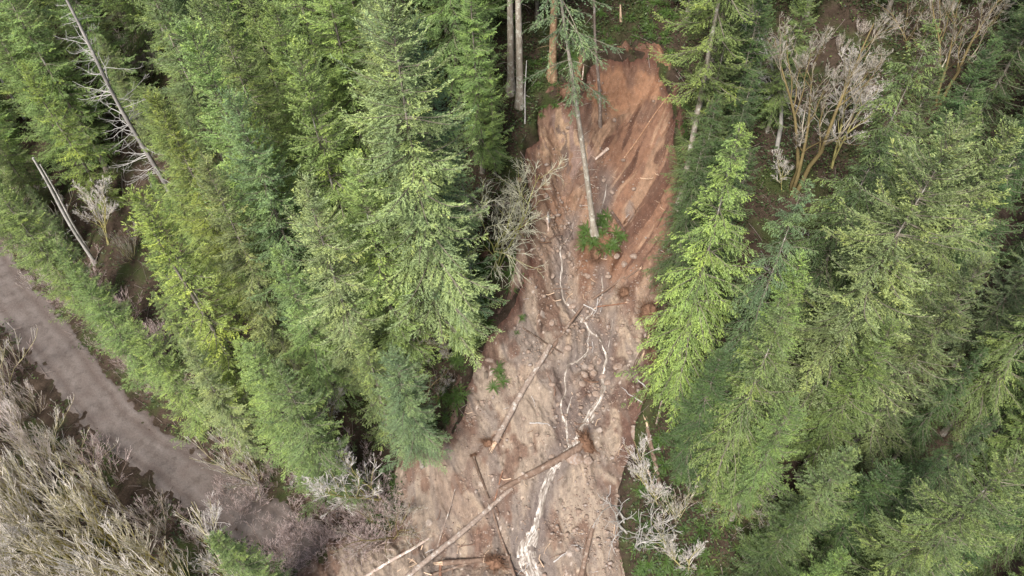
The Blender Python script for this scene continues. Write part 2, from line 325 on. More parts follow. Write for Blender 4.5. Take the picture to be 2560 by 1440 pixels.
# ------------------------------------------------------------------ setting: ground, slide, road, stream
def axis(lo, hi, step, far):
    a = np.arange(lo, hi, step); e = step * np.cumsum(1.18 ** np.arange(1, 40)); e = e[e < far]
    return np.concatenate([lo - e[::-1], a, hi + e])
gx = axis(-58, 52, .45, 260); gy = axis(8, 100, .45, 200)
gx = np.concatenate([gx[gx < -17], np.arange(-17, 17, .17), gx[gx > 17]]); gy = np.concatenate([gy[gy < 13], np.arange(13, 50, .2), gy[gy > 50]])
X, Y = np.meshgrid(gx, gy); Zg = TN(X, Y)
near = (np.abs(X) < 40) & (Y > 5) & (Y < 60)
S = np.full(X.shape, -9.); S[near] = sdist(X[near], Y[near])
Zg = Zg - 6.0 * sstep(.10, 1.2, S)
Zg = Zg + .12 * sstep(-1.2, -.2, S) * sstep(.3, -.1, S)
Zg = np.where((Y < 8), np.minimum(Zg, 3), Zg); Zg = np.maximum(Zg, -45)
def grid_faces(ny, nx):
    i = np.arange(ny * nx).reshape(ny, nx); return np.stack([i[:-1, :-1], i[:-1, 1:], i[1:, 1:], i[1:, :-1]], -1).reshape(-1, 4)
g = MB().add(np.stack([X, Y, Zg], -1), grid_faces(*X.shape)); tag(link("ground", g.mesh("ground", [ground_mat()])), kind="structure")
sx = np.arange(min(p[0] for p in SLIDE) - .6, max(p[0] for p in SLIDE) + .6, .065); sy = np.arange(min(p[1] for p in SLIDE) - .3, max(p[1] for p in SLIDE) + .6, .065)
X, Y = np.meshgrid(sx, sy); S = sdist(X, Y); Z = TS(X, Y)
Z = np.where(S < -.2, Z - .5 * (-.2 - S), Z)
PX = proj(np.stack([X, Y, Z], -1)); UU, VV = PX[..., 0], PX[..., 1]
def lerp3(a, b, t): return np.asarray(a) + (np.asarray(b) - np.asarray(a)) * t[..., None]
wx = X + 1.1 * fbm(X / 4, Y / 4, 31, 2); wy = Y + .8 * fbm(X / 3, Y / 3, 32, 2); wx = wx + .24 * (wy - 30); diag = X * .80 - Y * .60; dal = X * .6 + Y * .8; dg = diag + .5 * fbm(diag / 2, dal / 3, 40, 2)
hgt = sstep(31, 41, Y + 2.5 * fbm(X / 3, Y / 3, 61, 3)); col = lerp3((.275, .22, .17), (.25, .157, .102), hgt)
def blend(m, c): 
    global col
    col = lerp3(col, np.broadcast_to(c, col.shape), np.clip(m, 0, 1))
blend(.75 * sstep(.0, .45, fbm(wx / 2.0, wy / 3.6, 63, 4)) * (1 - hgt), (.20, .143, .107))
blend(.7 * sstep(.05, .4, fbm(wx / 1.2, wy / 3.8, 64, 4)) * (1 - hgt), (.34, .265, .195))
blend(.75 * sstep(.1, .4, fbm(wx / .9, wy / 2.6, 66, 4)) * sstep(46, 40, Y), (.165, .135, .117))
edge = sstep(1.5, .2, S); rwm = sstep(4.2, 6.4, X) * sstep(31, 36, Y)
blend(.85 * sstep(-.02, .2, fbm(dg / .9, dal / 5, 65, 6) + .35 * rwm) * np.maximum(rwm, .5 * hgt), (.19, .10, .062))
blend(.8 * sstep(.1, .22, fbm(dg / .55, dal / 4, 68, 6)) * np.maximum(rwm, .6 * sstep(40, 44, Y)), (.31, .20, .13))
blend(.85 * sstep(.14, .24, fbm(dg / .5, dal / 3.5, 70, 6) + .12 * edge) * rwm, (.085, .042, .028))
q1 = X + .8 * fbm(X / .9, Y / 1.3, 76, 4); up_ = sstep(40.5, 42.5, Y) * sstep(7.5, 6, X)
blend(.85 * sstep(.02, .1, fbm(q1 / .7, Y / 2.2, 72, 6)) * up_, (.215, .15, .125))
blend(.85 * sstep(.08, .16, fbm(q1 / .5 + 9, Y / 1.8, 77, 6)) * up_, (.32, .22, .14))
blend(.8 * sstep(.2, .27, fbm(q1 / .35 + 3, Y / 1.6, 78, 5)) * up_, (.10, .07, .058))
blend(.7 * sstep(45.3, 46.2, Y + .5 * fbm(X / .7, Y / .7, 79, 3)), (.24, .12, .065))
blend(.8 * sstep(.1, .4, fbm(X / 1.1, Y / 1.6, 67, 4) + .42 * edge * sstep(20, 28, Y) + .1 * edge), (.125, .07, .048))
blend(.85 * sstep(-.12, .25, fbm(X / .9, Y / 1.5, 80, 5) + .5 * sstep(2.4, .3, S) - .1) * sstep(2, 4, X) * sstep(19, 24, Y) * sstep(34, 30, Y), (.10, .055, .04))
blend(.7 * sstep(.02, .3, fbm(X / 1.1, Y / .8, 82, 5)) * np.exp(-((Y - 29.5) / 1.4)**2), (.10, .062, .046))
blend(.5 * sstep(.1, .35, fbm(wx / .5, wy / 4.5, 84, 5)) * sstep(34, 26, Y), (.15, .115, .095))
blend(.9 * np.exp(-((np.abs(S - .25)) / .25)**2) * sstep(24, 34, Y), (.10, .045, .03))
md = np.hypot((X - MOUND[0]) / 1.5, (Y - MOUND[1] + .5) / 1.6); blend(.8 * np.exp(-md**4), (.19, .095, .052))
rk = rockiness(X, Y); okm = sstep(.25, .5, rk) * (1 - rwm) * sstep(47, 42, Y)
for ce, r0_, r1_, sd_, sh_ in ((.62, .07, .26, 201, .55), (.27, .03, .11, 211, .7)):
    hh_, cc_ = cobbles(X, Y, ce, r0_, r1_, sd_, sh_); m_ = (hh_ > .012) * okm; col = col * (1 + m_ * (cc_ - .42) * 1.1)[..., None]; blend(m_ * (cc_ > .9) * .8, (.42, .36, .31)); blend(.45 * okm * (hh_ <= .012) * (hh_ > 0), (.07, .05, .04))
gr = fbm(X / .3, Y / .3, 75, 3); col = col * (1 + .22 * gr)[..., None]
sd = streamd(X, Y); wet = np.exp(-(np.maximum(sd, 0) / (.55 + .35 * fbm(X / 1.5, Y / 1.5, 73, 2)))**2); blend(.75 * wet, (.145, .12, .108))
col = np.clip(col, .02, .6)
F = grid_faces(*X.shape); keep = S.ravel()[F].max(1) > -.75
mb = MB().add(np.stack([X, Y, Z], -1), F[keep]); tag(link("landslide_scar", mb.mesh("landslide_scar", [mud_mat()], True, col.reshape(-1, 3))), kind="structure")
def bil(gx_, gy_, G, x, y):
    x = np.asarray(x, float); y = np.asarray(y, float); fx = np.clip((x - gx_[0]) / (gx_[1] - gx_[0]), 0, len(gx_) - 1.001); fy = np.clip((y - gy_[0]) / (gy_[1] - gy_[0]), 0, len(gy_) - 1.001)
    i = fx.astype(int); j = fy.astype(int); a = fx - i; b = fy - j
    return (G[j, i] * (1 - a) + G[j, i + 1] * a) * (1 - b) + (G[j + 1, i] * (1 - a) + G[j + 1, i + 1] * a) * b
hx = np.arange(-85, 75, .25); hy = np.arange(0, 110, .25); HX, HY = np.meshgrid(hx, hy); HG = TN(HX, HY); SF, ZF = S, TS(X, Y)
def sdf(x, y):                       # quick look-ups of the outline and the heights
    x = np.asarray(x, float); y = np.asarray(y, float); o = (x < sx[0]) | (x > sx[-1]) | (y < sy[0]) | (y > sy[-1])
    return np.where(o, -.6 - np.hypot(np.maximum(np.maximum(sx[0] - x, x - sx[-1]), 0), np.maximum(np.maximum(sy[0] - y, y - sy[-1]), 0)), bil(sx, sy, SF, x, y))
def tza(x, y): return np.where(sdf(x, y) > 0, bil(sx, sy, ZF, x, y), bil(hx, hy, HG, x, y))
def tz(x, y): return float(tza(x, y))
# road: strip along the level line d = 0
rp = [(xx, float(np.interp(xx, _rx, _ry))) for xx in np.arange(-110, 13, .2)]
rp = np.array(rp); tn = unit(np.gradient(rp, axis=0)); nn = np.stack([-tn[:, 1], tn[:, 0]], 1)
cr = np.linspace(0, 1, 49); wob = 2.35 + .5 * fbm(rp[:, 0] / 3, rp[:, 0] * 0, 81, 3); wob2 = 2.35 + .6 * fbm(rp[:, 0] / 3, rp[:, 0] * 0 + 5, 83, 3)
off = -wob[:, None] + (wob + wob2)[:, None] * cr
RX = rp[:, :1] + nn[:, :1] * off; RY = rp[:, 1:] + nn[:, 1:] * off
RZ = .05 + .035 * fbm(RX / .8, RY / .8, 85, 3) - .03 * (np.exp(-((cr - .25) / .06)**2) + np.exp(-((cr - .75) / .06)**2)) - .55 * np.maximum(np.abs(cr - .5) * 2 - .72 + .42 * fbm(RX / .7, RY / .7, 87, 4), 0)
mb = MB().add(np.stack([RX, RY, RZ], -1), grid_faces(*RX.shape), 0, np.broadcast_to(cr, RX.shape).ravel()); tag(link("road", mb.mesh("road", [road_mat()])), kind="structure")
mb = MB(); ext = []
for q in STREAMS:
    q = np.array(q); seg = np.concatenate([[0], np.cumsum(np.linalg.norm(np.diff(q[:, :2], axis=0), axis=1))]); s = np.arange(0, seg[-1], .09)
    def cr1(k): return np.interp(s, seg, q[:, k])
    ker = np.ones(7) / 7
    wm = .8 if len(q) < 15 else np.interp(s / seg[-1], [0, .5, .65, 1], [.8, 1.0, .72, .75]); cx = np.convolve(np.pad(cr1(0), 3, 'edge'), ker, 'valid') + .12 * fbm(s / .9, s * 0 + len(q), 91, 3); cy = np.convolve(np.pad(cr1(1), 3, 'edge'), ker, 'valid')
    wd = wm * cr1(2) * (1 + (.6 if len(q) < 15 else .4) * fbm(s / .6, s * 0 + 3.3 * len(q), 93, 3)); t2 = unit(np.stack([np.gradient(cx), np.gradient(cy)], 1)); n2 = np.stack([-t2[:, 1], t2[:, 0]], 1)
    cc = np.linspace(-1, 1, 9); SX = cx[:, None] + n2[:, :1] * wd[:, None] * .5 * cc; SY = cy[:, None] + n2[:, 1:] * wd[:, None] * .5 * cc
    SZ = TS(SX, SY); cz = SZ.mean(1); cz = np.convolve(np.pad(cz, 4, 'edge'), np.ones(9) / 9, 'valid')
    SZ = np.maximum(SZ + .02, cz[:, None]) + .03 + .07 * fbm(SX / .16, SY / .3, 95, 3) - .19 * np.abs(cc)**2.2
    mb.add(np.stack([SX, SY, SZ], -1), grid_faces(*SX.shape)); ext.append(np.stack([np.broadcast_to(s[:, None] * 1.5, SX.shape), SX * 0 + cc * wd[:, None] * 6.0, SX * 0 + len(q) * 3.1], -1).reshape(-1, 3))
tag(link("stream", mb.mesh("stream", [water_mat()], True, np.concatenate(ext))), kind="structure")
# ------------------------------------------------------------------ plants: prototypes
def rots(rg, shape): return unit(rg.normal(size=(*shape, 3)))
def sprigs(mb, rg, P, D, ln, wd, var, mat=0):        # pointed needle sprays: flat lozenges
    n = len(P); D = unit(D); s = unit(np.cross(D, rots(rg, (n,)) * .75 + np.array([0, 0, .8]))); L_ = ln[:, None]; W = wd[:, None]
    mid = P + D * L_ * .45; V = np.stack([P, mid + s * W, P + D * L_, mid - s * W], 1)
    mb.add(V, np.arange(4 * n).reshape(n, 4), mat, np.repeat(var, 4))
def conifer(seed, H=25., R=4.2, cb=.12, gap=.6, nper=6.2, droop=-.12, tip=.38, twd=.17, hang=.15, sl=.15, sw=.0215, fine=.039, dens=1., rag=.32, power=.58):
    rg = np.random.default_rng(seed); mb = MB(); zs = []; z = H * cb
    while z < H * .992:
        t = (H - z) / (H * (1 - cb)); zs += [z + rg.normal() * .12 for _ in range(max(3, int(round(nper * (.75 + .5 * rg.random())))))]; z += gap * (.35 + .75 * t**.5) * rg.uniform(.75, 1.25)
    z = np.array(zs); B = len(z); tt = np.clip((H - z) / (H * (1 - cb)), .005, 1); az = rg.uniform(0, 2 * math.pi, B)
    L = R * tt**power * (1 - .22 * tt**5) * rg.uniform(1 - rag * 1.6, 1 + rag * .55, B) * (1 + .16 * np.sin(az * 2 + z * .45 + seed)) + .12
    e0 = np.interp(tt, [0, .08, .3, .7, 1], [1.05, .55, .18, droop, droop - .2]) + rg.normal(0, .1, B)
    s = np.linspace(0, 1, 9)[None]; hz = L[:, None] * s; vz = L[:, None] * (np.tan(e0)[:, None] * s - .22 * s**2 * np.minimum(1, tt[:, None] * 3) + tip * s**3.5)
    bend = rg.normal(0, .14, B)[:, None] * s**2; ca, sa = np.cos(az)[:, None], np.sin(az)[:, None]
    P = np.stack([hz * (ca - sa * bend), hz * (sa + ca * bend), z[:, None] + vz], -1)
    tubes(mb, P, (.012 + .0105 * L)[:, None] * (1 - .85 * s), 3, 1, .5)
    nt_ = np.maximum(7, (1.5 + L / (twd * .5) / 1.0 * dens * rg.uniform(.75, 1.15, B)).astype(int)); bi = np.repeat(np.arange(B), nt_); n = len(bi)
    q = .03 + .97 * rg.random(n)**.85; x = q * 8; i = np.minimum(x.astype(int), 7); f = (x - i)[:, None]
    p0 = P[bi, i] * (1 - f) + P[bi, i + 1] * f; tg = unit(P[bi, i + 1] - P[bi, i]); sd = np.where(rg.random(n) < .5, 1., -1.)[:, None]
    bn = unit(np.cross(tg, np.array([0, 0, 1.]))); ang = rg.uniform(.45, .95, n)[:, None]
    tl = np.minimum((.34 * L[bi] * (1.02 - q) + .24) * rg.uniform(.55, 1.15, n), 1.35)
    td = tg * np.cos(ang) + bn * sd * np.sin(ang); td[:, 2] -= hang * rg.uniform(.2, 1.6, n); td[:, 2] += .12 * rg.normal(size=n); td = unit(td)
    m = np.maximum(3, (tl / fine).astype(int)); ti = np.repeat(np.arange(n), m); k = np.concatenate([np.arange(a) for a in m]) / np.repeat(m, m)
    k = np.clip(k + rg.uniform(-.08, .1, len(k)), 0, 1)
    Q = p0[ti] + td[ti] * (tl[ti] * k)[:, None]; Q[:, 2] -= hang * .55 * tl[ti] * k**2
    side = unit(np.cross(td[ti], unit(np.array([0, 0, 1.]) + .3 * rots(rg, (len(ti),))))) * np.where(rg.random(len(ti)) < .5, 1., -1.)[:, None]
    D = td[ti] * .85 + side * rg.uniform(.1, .8, len(ti))[:, None] + .26 * rots(rg, (len(ti),)); D[:, 2] -= hang * .5
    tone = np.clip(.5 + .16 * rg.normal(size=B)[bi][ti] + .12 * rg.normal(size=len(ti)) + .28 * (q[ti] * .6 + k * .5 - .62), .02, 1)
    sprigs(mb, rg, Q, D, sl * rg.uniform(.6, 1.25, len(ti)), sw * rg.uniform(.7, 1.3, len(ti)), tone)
    a = np.linspace(0, 1, 26); lp = np.stack([0 * a, 0 * a, H * (.985 + .02 * a)], 1)      # leading shoot
    sprigs(mb, rg, lp, rots(rg, (26,)) * .6 + np.array([0, 0, .8]), np.full(26, sl), np.full(26, sw), np.full(26, .8))
    return mb
def trunk_mb(seed, H=25., r=.27, cb=.12, stubs=24, top=.97, sides=9, stublen=1.3, bend=.15):
    rg = np.random.default_rng(seed); mb = MB(); s = np.linspace(0, 1, 26); hh = -1.2 + s * (H * top + 1.2)
    rr = r * (1 - .97 * s**.8) + r * .55 * np.exp(-np.maximum(hh, 0) / .45)
    P = np.stack([bend * np.sin(s * 4 + seed) * s, bend * np.cos(s * 3.1 + seed) * s - bend * s, hh], 1)[None]
    tubes(mb, P, rr[None], sides)
    if stubs:
        z = H * rg.uniform(.08, max(cb, .2) + .12, stubs); az = rg.uniform(0, 6.28, stubs); L = rg.uniform(.3, 1, stubs) * stublen; e = rg.uniform(-.5, .15, stubs)
        q = np.linspace(0, 1, 5)[None]; pr = r * (1 - .93 * (z / H)**1.15)
        p = np.stack([np.cos(az)[:, None] * (pr[:, None] * .6 + L[:, None] * q), np.sin(az)[:, None] * (pr[:, None] * .6 + L[:, None] * q), z[:, None] + L[:, None] * q * e[:, None] - .2 * L[:, None] * q**2], -1)
        tubes(mb, p, (.022 + .0 * L)[:, None] * (1 - .8 * q), 3)
    return mb
def grow(rg, P, r, nch, f0, lenf, a0, a1, up, n=7, wob=.12, lenabs=None, curl=0.):   # one branching order, all at once
    B = len(P); plen = np.linalg.norm(np.diff(P, axis=1), axis=2).sum(1)
    if np.ndim(nch) == 0: nch = np.full(B, nch)
    bi = np.repeat(np.arange(B), nch); m = len(bi); q = f0 + (1 - f0) * rg.random(m)
    x = q * (P.shape[1] - 1); i = np.minimum(x.astype(int), P.shape[1] - 2); f = (x - i)[:, None]
    p0 = P[bi, i] * (1 - f) + P[bi, i + 1] * f; tg = unit(P[bi, i + 1] - P[bi, i]); rp_ = (r[bi, i] * (1 - f[:, 0]) + r[bi, i + 1] * f[:, 0])
    pr = unit(np.cross(tg, rots(rg, (m,)))); an = rg.uniform(a0, a1, m)[:, None]; d = tg * np.cos(an) + pr * np.sin(an); d[:, 2] += up * .5; d = unit(d)
    L = (plen[bi] * lenf * (1.15 - .75 * q) if lenabs is None else np.full(m, lenabs)) * rg.uniform(.6, 1.25, m)
    s = np.linspace(0, 1, n); Q = np.empty((m, n, 3)); Q[:, 0] = p0
    for k in range(1, n):
        d = d + wob * rg.normal(size=(m, 3)); d[:, 2] += up / n * 1.3; d = unit(d); Q[:, k] = Q[:, k - 1] + d * (L / (n - 1))[:, None]
    return Q, np.minimum(rp_ * .72, .004 + .02 * L)[:, None] * (1 - .8 * s)[None]
def bare_tree(seed, stems, H, r, spread, up, orders, tmin=.0, wob=.1, moss_to=1, f0=.2, tw=.006):
    rg = np.random.default_rng(seed); mb = MB(); n = 10; az = rg.uniform(0, 6.28, stems) + np.arange(stems) * 6.28 / stems; sp = spread * rg.uniform(.35, 1.1, stems)
    s = np.linspace(0, 1, n); L = H * rg.uniform(.7, 1.05, stems); P = np.empty((stems, n, 3)); P[:, 0] = np.stack([np.cos(az) * .15, np.sin(az) * .15, az * 0 - .5], 1)
    d = np.stack([np.cos(az) * np.sin(sp), np.sin(az) * np.sin(sp), np.cos(sp)], 1)
    for k in range(1, n):
        d = d + wob * rg.normal(size=(stems, 3)); d[:, 2] += .08 * up; d = unit(d); P[:, k] = P[:, k - 1] + d * (L / (n - 1))[:, None]
    R_ = r * rg.uniform(.6, 1.1, stems)[:, None] * (1 - .82 * s)[None]; lv = [(P, R_)]
    tubes(mb, P, R_, 6, 0, .05, True); no = len(orders)
    for o, (nch, ff, lenf, a0, a1, u2, nn, wb) in enumerate(orders):
        P, R_ = grow(rg, P, np.maximum(R_, tw), nch, ff, lenf, a0, a1, u2, nn, wb); R_ = np.maximum(R_, tw * (.8 if o == no - 1 else 1))
        tubes(mb, P, R_, 4 if o == 0 else 3, 0, np.clip(.1 + .85 * (o + 1) / no + .1 * rg.normal(size=len(P)), 0, 1), False)
    return mb
def fern_mb(seed, nf=20, L0=1.0):
    rg = np.random.default_rng(seed); mb = MB(); K = 15; VV = []; FF = []; nb = 0
    for j in range(nf):
        az = j * 2.4 + rg.normal() * .25; L = L0 * rg.uniform(.65, 1.1); s = np.linspace(0, 1, K); e = rg.uniform(.5, 1.15)
        h = L * (np.sin(e) * s - (.45 + .35 * np.sin(e)) * s**2.2); x = L * s * (.55 + .45 * np.cos(e)); ax = np.array([math.cos(az), math.sin(az)]); pr = np.array([-ax[1], ax[0]])
        C_ = np.stack([ax[0] * x, ax[1] * x, h + .05], 1); wdt = .15 * L * np.sin(np.clip(s * 1.02 + .1, 0, 1) * math.pi)**.7 * (1 - .3 * s); tn_ = unit(np.gradient(C_, axis=0))
        for sg in (-1, 1):
            o = np.array([pr[0], pr[1], -.22]) * sg; o[2] = -.18
            tipp = C_ + o * wdt[:, None] + tn_ * .035 * L; mid = C_ + o * wdt[:, None] * .45 + tn_ * .02 * L
            for q_ in (C_, tipp, mid): VV.append(q_)
            b_ = 1 + nb * K * 3; nb += 1
            for k in range(K - 1): FF.append([b_ + k if k else 0, b_ + K + k, b_ + 2 * K + k, b_ + k + 1])
    V = np.vstack([np.array([[0, 0, .05]])] + VV); mb.add(V, FF, 0, np.clip(.5 + .18 * rg.normal(size=len(V)), .05, .95))
    return mb
P_CON, P_TRK = {}, {}
def cproto(k, seed, tr=None, **kw):
    P_CON[k] = conifer(seed, **kw).mesh(k + "_crown", [M_needle, M_branch], False)
    P_TRK[k] = trunk_mb(seed, kw.get("H", 25.), cb=kw.get("cb", .12), **(tr or {})).mesh(k + "_trunk", [M_trunk])
cproto("firA", 1, R=4.1, cb=.10)
cproto("firB", 2, R=4.3, cb=.14, rag=.38, tip=.42, gap=.62)
cproto("firC", 3, R=5.0, cb=.16, nper=7, tip=.36, droop=-.2, rag=.36)
cproto("firD", 4, R=3.7, cb=.10, droop=-.05, tip=.35)
cproto("hemA", 5, R=4.7, cb=.06, droop=-.22, tip=-.02, hang=.42, sl=.145, sw=.0215, twd=.15, nper=5.4, gap=.72, rag=.2, power=.72)
cproto("hemB", 6, R=4.7, cb=.10, droop=-.12, tip=-.04, hang=.5, sl=.145, sw=.0215, twd=.15, gap=.8, nper=4.8, rag=.28, power=.72)
cproto("near", 10, R=4.6, cb=.14, nper=6.2, tip=.3, rag=.3, twd=.15, sl=.115, sw=.0135, fine=.026)
cproto("slim", 7, R=2.9, cb=.08, H=18., nper=5, tip=.3)
cproto("pole", 8, R=3.6, cb=.46, H=30., nper=3.2, gap=.8, droop=-.3, tip=.1, dens=.9, rag=.5, tr=dict(stubs=26, stublen=1.6, r=.29))
cproto("high", 9, R=4.6, cb=.36, H=30., nper=4.4, gap=.6, tr=dict(stubs=20, r=.34))
P_BARE = {k: bare_tree(*a, **kw).mesh(k, [m]) for k, m, a, kw in (
 ("alderA", M_alder, (11, 3, 9., .085, .28, .35, [(11, .2, .5, .35, .8, .5, 7, .1), (8, .15, .5, .3, .8, .3, 6, .12), (6, .15, .55, .3, .8, .2, 4, .12)]), dict(tw=.0125)),
 ("alderB", M_alder, (12, 2, 10., .10, .2, .4, [(14, .25, .42, .4, .9, .45, 7, .1), (8, .15, .5, .3, .9, .3, 6, .14), (5, .15, .6, .3, .8, .1, 4, .14)]), dict(tw=.0125)),
 ("brushA", M_brush, (13, 9, 7.4, .05, .5, .55, [(6, .12, .62, .18, .45, .6, 8, .05), (4, .15, .55, .2, .5, .45, 6, .07), (2, .2, .5, .2, .5, .3, 4, .08)]), dict(tw=.0135)),
 ("brushB", M_brushB, (14, 11, 6.6, .045, .6, .6, [(6, .1, .62, .18, .45, .6, 8, .05), (4, .15, .55, .2, .5, .4, 6, .07), (2, .2, .5, .2, .5, .3, 4, .08)]), dict(tw=.013)),
 ("brushC", M_brushC, (15, 7, 8.6, .06, .42, .45, [(7, .15, .55, .2, .5, .6, 8, .06), (5, .15, .5, .2, .5, .4, 6, .07), (2, .2, .5, .2, .5, .3, 4, .08)]), dict(tw=.0135)),
 ("brushD", M_brushD, (25, 7, 7.4, .06, .45, .4, [(8, .2, .48, .25, .7, .6, 7, .08), (6, .15, .5, .25, .6, .4, 5, .1), (3, .2, .6, .25, .7, .2, 4, .1)]), dict(tw=.0125)),
 ("alderM", M_alderM, (26, 3, 9., .08, .25, .2, [(12, .2, .5, .4, .95, .1, 8, .13), (8, .15, .55, .3, .9, -.1, 6, .15), (5, .15, .6, .3, .8, -.15, 5, .14)]), dict(tw=.009)),
 ("alderW", M_white, (27, 1, 11., .17, .05, .3, [(26, .35, .28, .6, 1.25, .15, 7, .16), (7, .15, .5, .4, 1., .1, 6, .16), (5, .15, .6, .3, .9, .1, 4, .15)]), dict(tw=.007)),
 ("shrub", M_shrub, (16, 13, 2.6, .018, .75, .3, [(5, .15, .55, .3, .7, .4, 5, .1), (5, .15, .5, .3, .7, .2, 4, .12)]), dict(tw=.008)),
 ("maple", M_moss, (17, 3, 14., .19, .30, .3, [(8, .25, .55, .4, .9, .5, 8, .16), (8, .2, .5, .4, .9, .35, 7, .16), (6, .2, .5, .3, .9, .3, 5, .15), (3, .3, .5, .3, .8, .2, 3, .12)]), dict(tw=.009, wob=.14)),
 ("mapleB", M_moss, (18, 5, 9., .13, .7, .15, [(7, .2, .5, .4, 1., .3, 8, .2), (7, .2, .5, .4, 1., .25, 6, .18), (5, .2, .5, .3, .9, .1, 4, .15)]), dict(tw=.009, wob=.18)),
 ("white", M_white, (19, 4, 4.2, .075, .6, .1, [(6, .25, .5, .5, 1.1, .1, 6, .2), (5, .2, .5, .4, 1., 0, 5, .2)]), dict(tw=.012, wob=.16)))}
P_FERN = [fern_mb(s, n).mesh("fern_fronds", [M_fern], False) for s, n in ((21, 20), (22, 26), (23, 16))]

# ------------------------------------------------------------------ placing
RNG = np.random.default_rng(77)
LAND = []                            # (u, v, phrase) landmarks for telling alike things apart
USED = {}
def word_dir(du, dv):
    a = math.degrees(math.atan2(dv, du))
    for lim, wd in ((-157, "left of"), (-112, "above and left of"), (-68, "above"), (-22, "above and right of"), (22, "right of"), (68, "below and right of"), (112, "below"), (158, "below and left of"), (181, "left of")):
        if a <= lim: return wd
def autolabel(desc, u, v, skip=()):
    order = sorted(LAND, key=lambda k: math.hypot(k[0] - u, k[1] - v))
    for near in ("close", "just", "a little way", "further"):
        for a in order[:5]:
            if a[2] in skip: continue
            dd = math.hypot(a[0] - u, a[1] - v)
            if near == "close" and dd > 130 or near == "just" and dd > 210 or near == "a little way" and dd > 330: continue
            if "corner" in a[2] and "slide" not in a[2]: s = f"{desc} nearest the {a[2]}"
            else: s = f"{desc} {near} {word_dir(u - a[0], v - a[1])} the {a[2]}".replace("close left", "close on the left").replace("close right", "close on the right")
            if len(s.split()) <= 16 and s not in USED: USED[s] = 1; return s
    for a in order[:12]:
        for b in order[:12]:
            s = f"{desc} between the {a[2]} and the {b[2]}"
            if a[2] < b[2] and "photo" not in a[2] + b[2] and len(s.split()) <= 16 and s not in USED: USED[s] = 1; return s
    for a in order:
        if "photo" in a[2]: continue
        s = f"{desc} out {word_dir(u - a[0], v - a[1])} the {a[2]}"
        if len(s.split()) <= 16 and s not in USED: USED[s] = 1; return s
    return desc
TONES = {"q": ((.175, .24, .098), "soft green"), "y": ((.225, .295, .08), "yellow green"), "p": ((.225, .285, .125), "pale olive green"), "g": ((.185, .26, .095), "mid green"), "l": ((.225, .32, .105), "bright green"),
         "d": ((.105, .168, .066), "dark green"), "b": ((.15, .22, .11), "bluish green"), "k": ((.08, .13, .05), "very dark green")}
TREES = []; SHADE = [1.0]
def conif(pos, key, h, tone, label, name="fir_tree", group="conifers of the forest", lean=(0, 0), wide=1.0, rot=None):
    Hn = {"slim": 18., "pole": 30., "high": 30.}.get(key, 25.); s = h / Hn
    e = empty(name, pos); e.scale = (s * wide, s * wide, s); e.rotation_euler = (lean[1], lean[0], RNG.uniform(0, 6.28) if rot is None else rot) if lean == (0, 0) else (0, 0, 0)
    if lean != (0, 0):
        q = Vector((0, 0, 1)).rotation_difference(Vector((lean[0], lean[1], 1)).normalized()); e.rotation_mode = 'QUATERNION'; e.rotation_quaternion = q
    tag(e, label, "tree", group)
    t = link("trunk", P_TRK[key], e); c = link("crown", P_CON[key], e); j = RNG.uniform(.86, 1.14, 3)
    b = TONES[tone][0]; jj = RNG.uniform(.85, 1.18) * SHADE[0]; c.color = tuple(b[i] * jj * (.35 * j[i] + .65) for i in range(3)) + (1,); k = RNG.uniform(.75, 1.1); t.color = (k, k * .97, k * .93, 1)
    TREES.append((pos[0], pos[1], h, h * .17 * wide)); return e, t, c
def apex_to_base(u, v, h): return hit(u, v, dz=h)
def base_at(p, dz=0): return (p[0], p[1], tz(p[0], p[1]) + dz)
# ------------------------------------------------------------------ landmarks (picture places that other labels refer to)
LAND += [(1480, 1000, "widest white reach of the stream"), (1475, 775, "stream fork"), (1300, 990, "thick pale grey log"), (1130, 1330, "long grey log"), (1630, 1140, "splintered log"), (1724, 1145, "short white broken trunk"), (1245, 940, "fern patch in the slide"), (1630, 800, "root tangle at the slide's right edge"), (375, 120, "pinkish bare thicket"), (1299, 150, "white blotched trunk"), (1494, 170, "thin brown dead pole"), (1470, 1380, "smooth mud coated log"), (1360, 780, "slim dark log below the stream fork"), (1420, 270, "dark root mass on the left rim"),
 (240, 170, "tall dead snag"), (150, 520, "pair of pale dead trunks"), (30, 740, "road at the photo's left edge"), (230, 980, "straight muddy road"), (480, 1215, "hidden lower road bend"),
 (1560, 120, "slide's head scarp"), (1500, 600, "fern mound in the slide"), (1485, 1110, "upturned root plate"), (1320, 1380, "stream's white foot"), (1740, 330, "pale trunk beside the slide"),
 (2050, 300, "grey-tipped mossy maple"), (2400, 90, "top right mossy maple"), (1950, 640, "white forked dead branches"), (1860, 1230, "orange mossy maple"), (1595, 1300, "white bare bush"),
 (1230, 560, "bare mossy alder at the slide edge"), (1380, 100, "thick bare trunk above the slide"), (1040, 1200, "slide's lower left corner"), (2540, 1430, "photo's lower right corner"), (2550, 10, "photo's top right corner"), (10, 10, "photo's top left corner"), (10, 1430, "photo's lower left corner")]
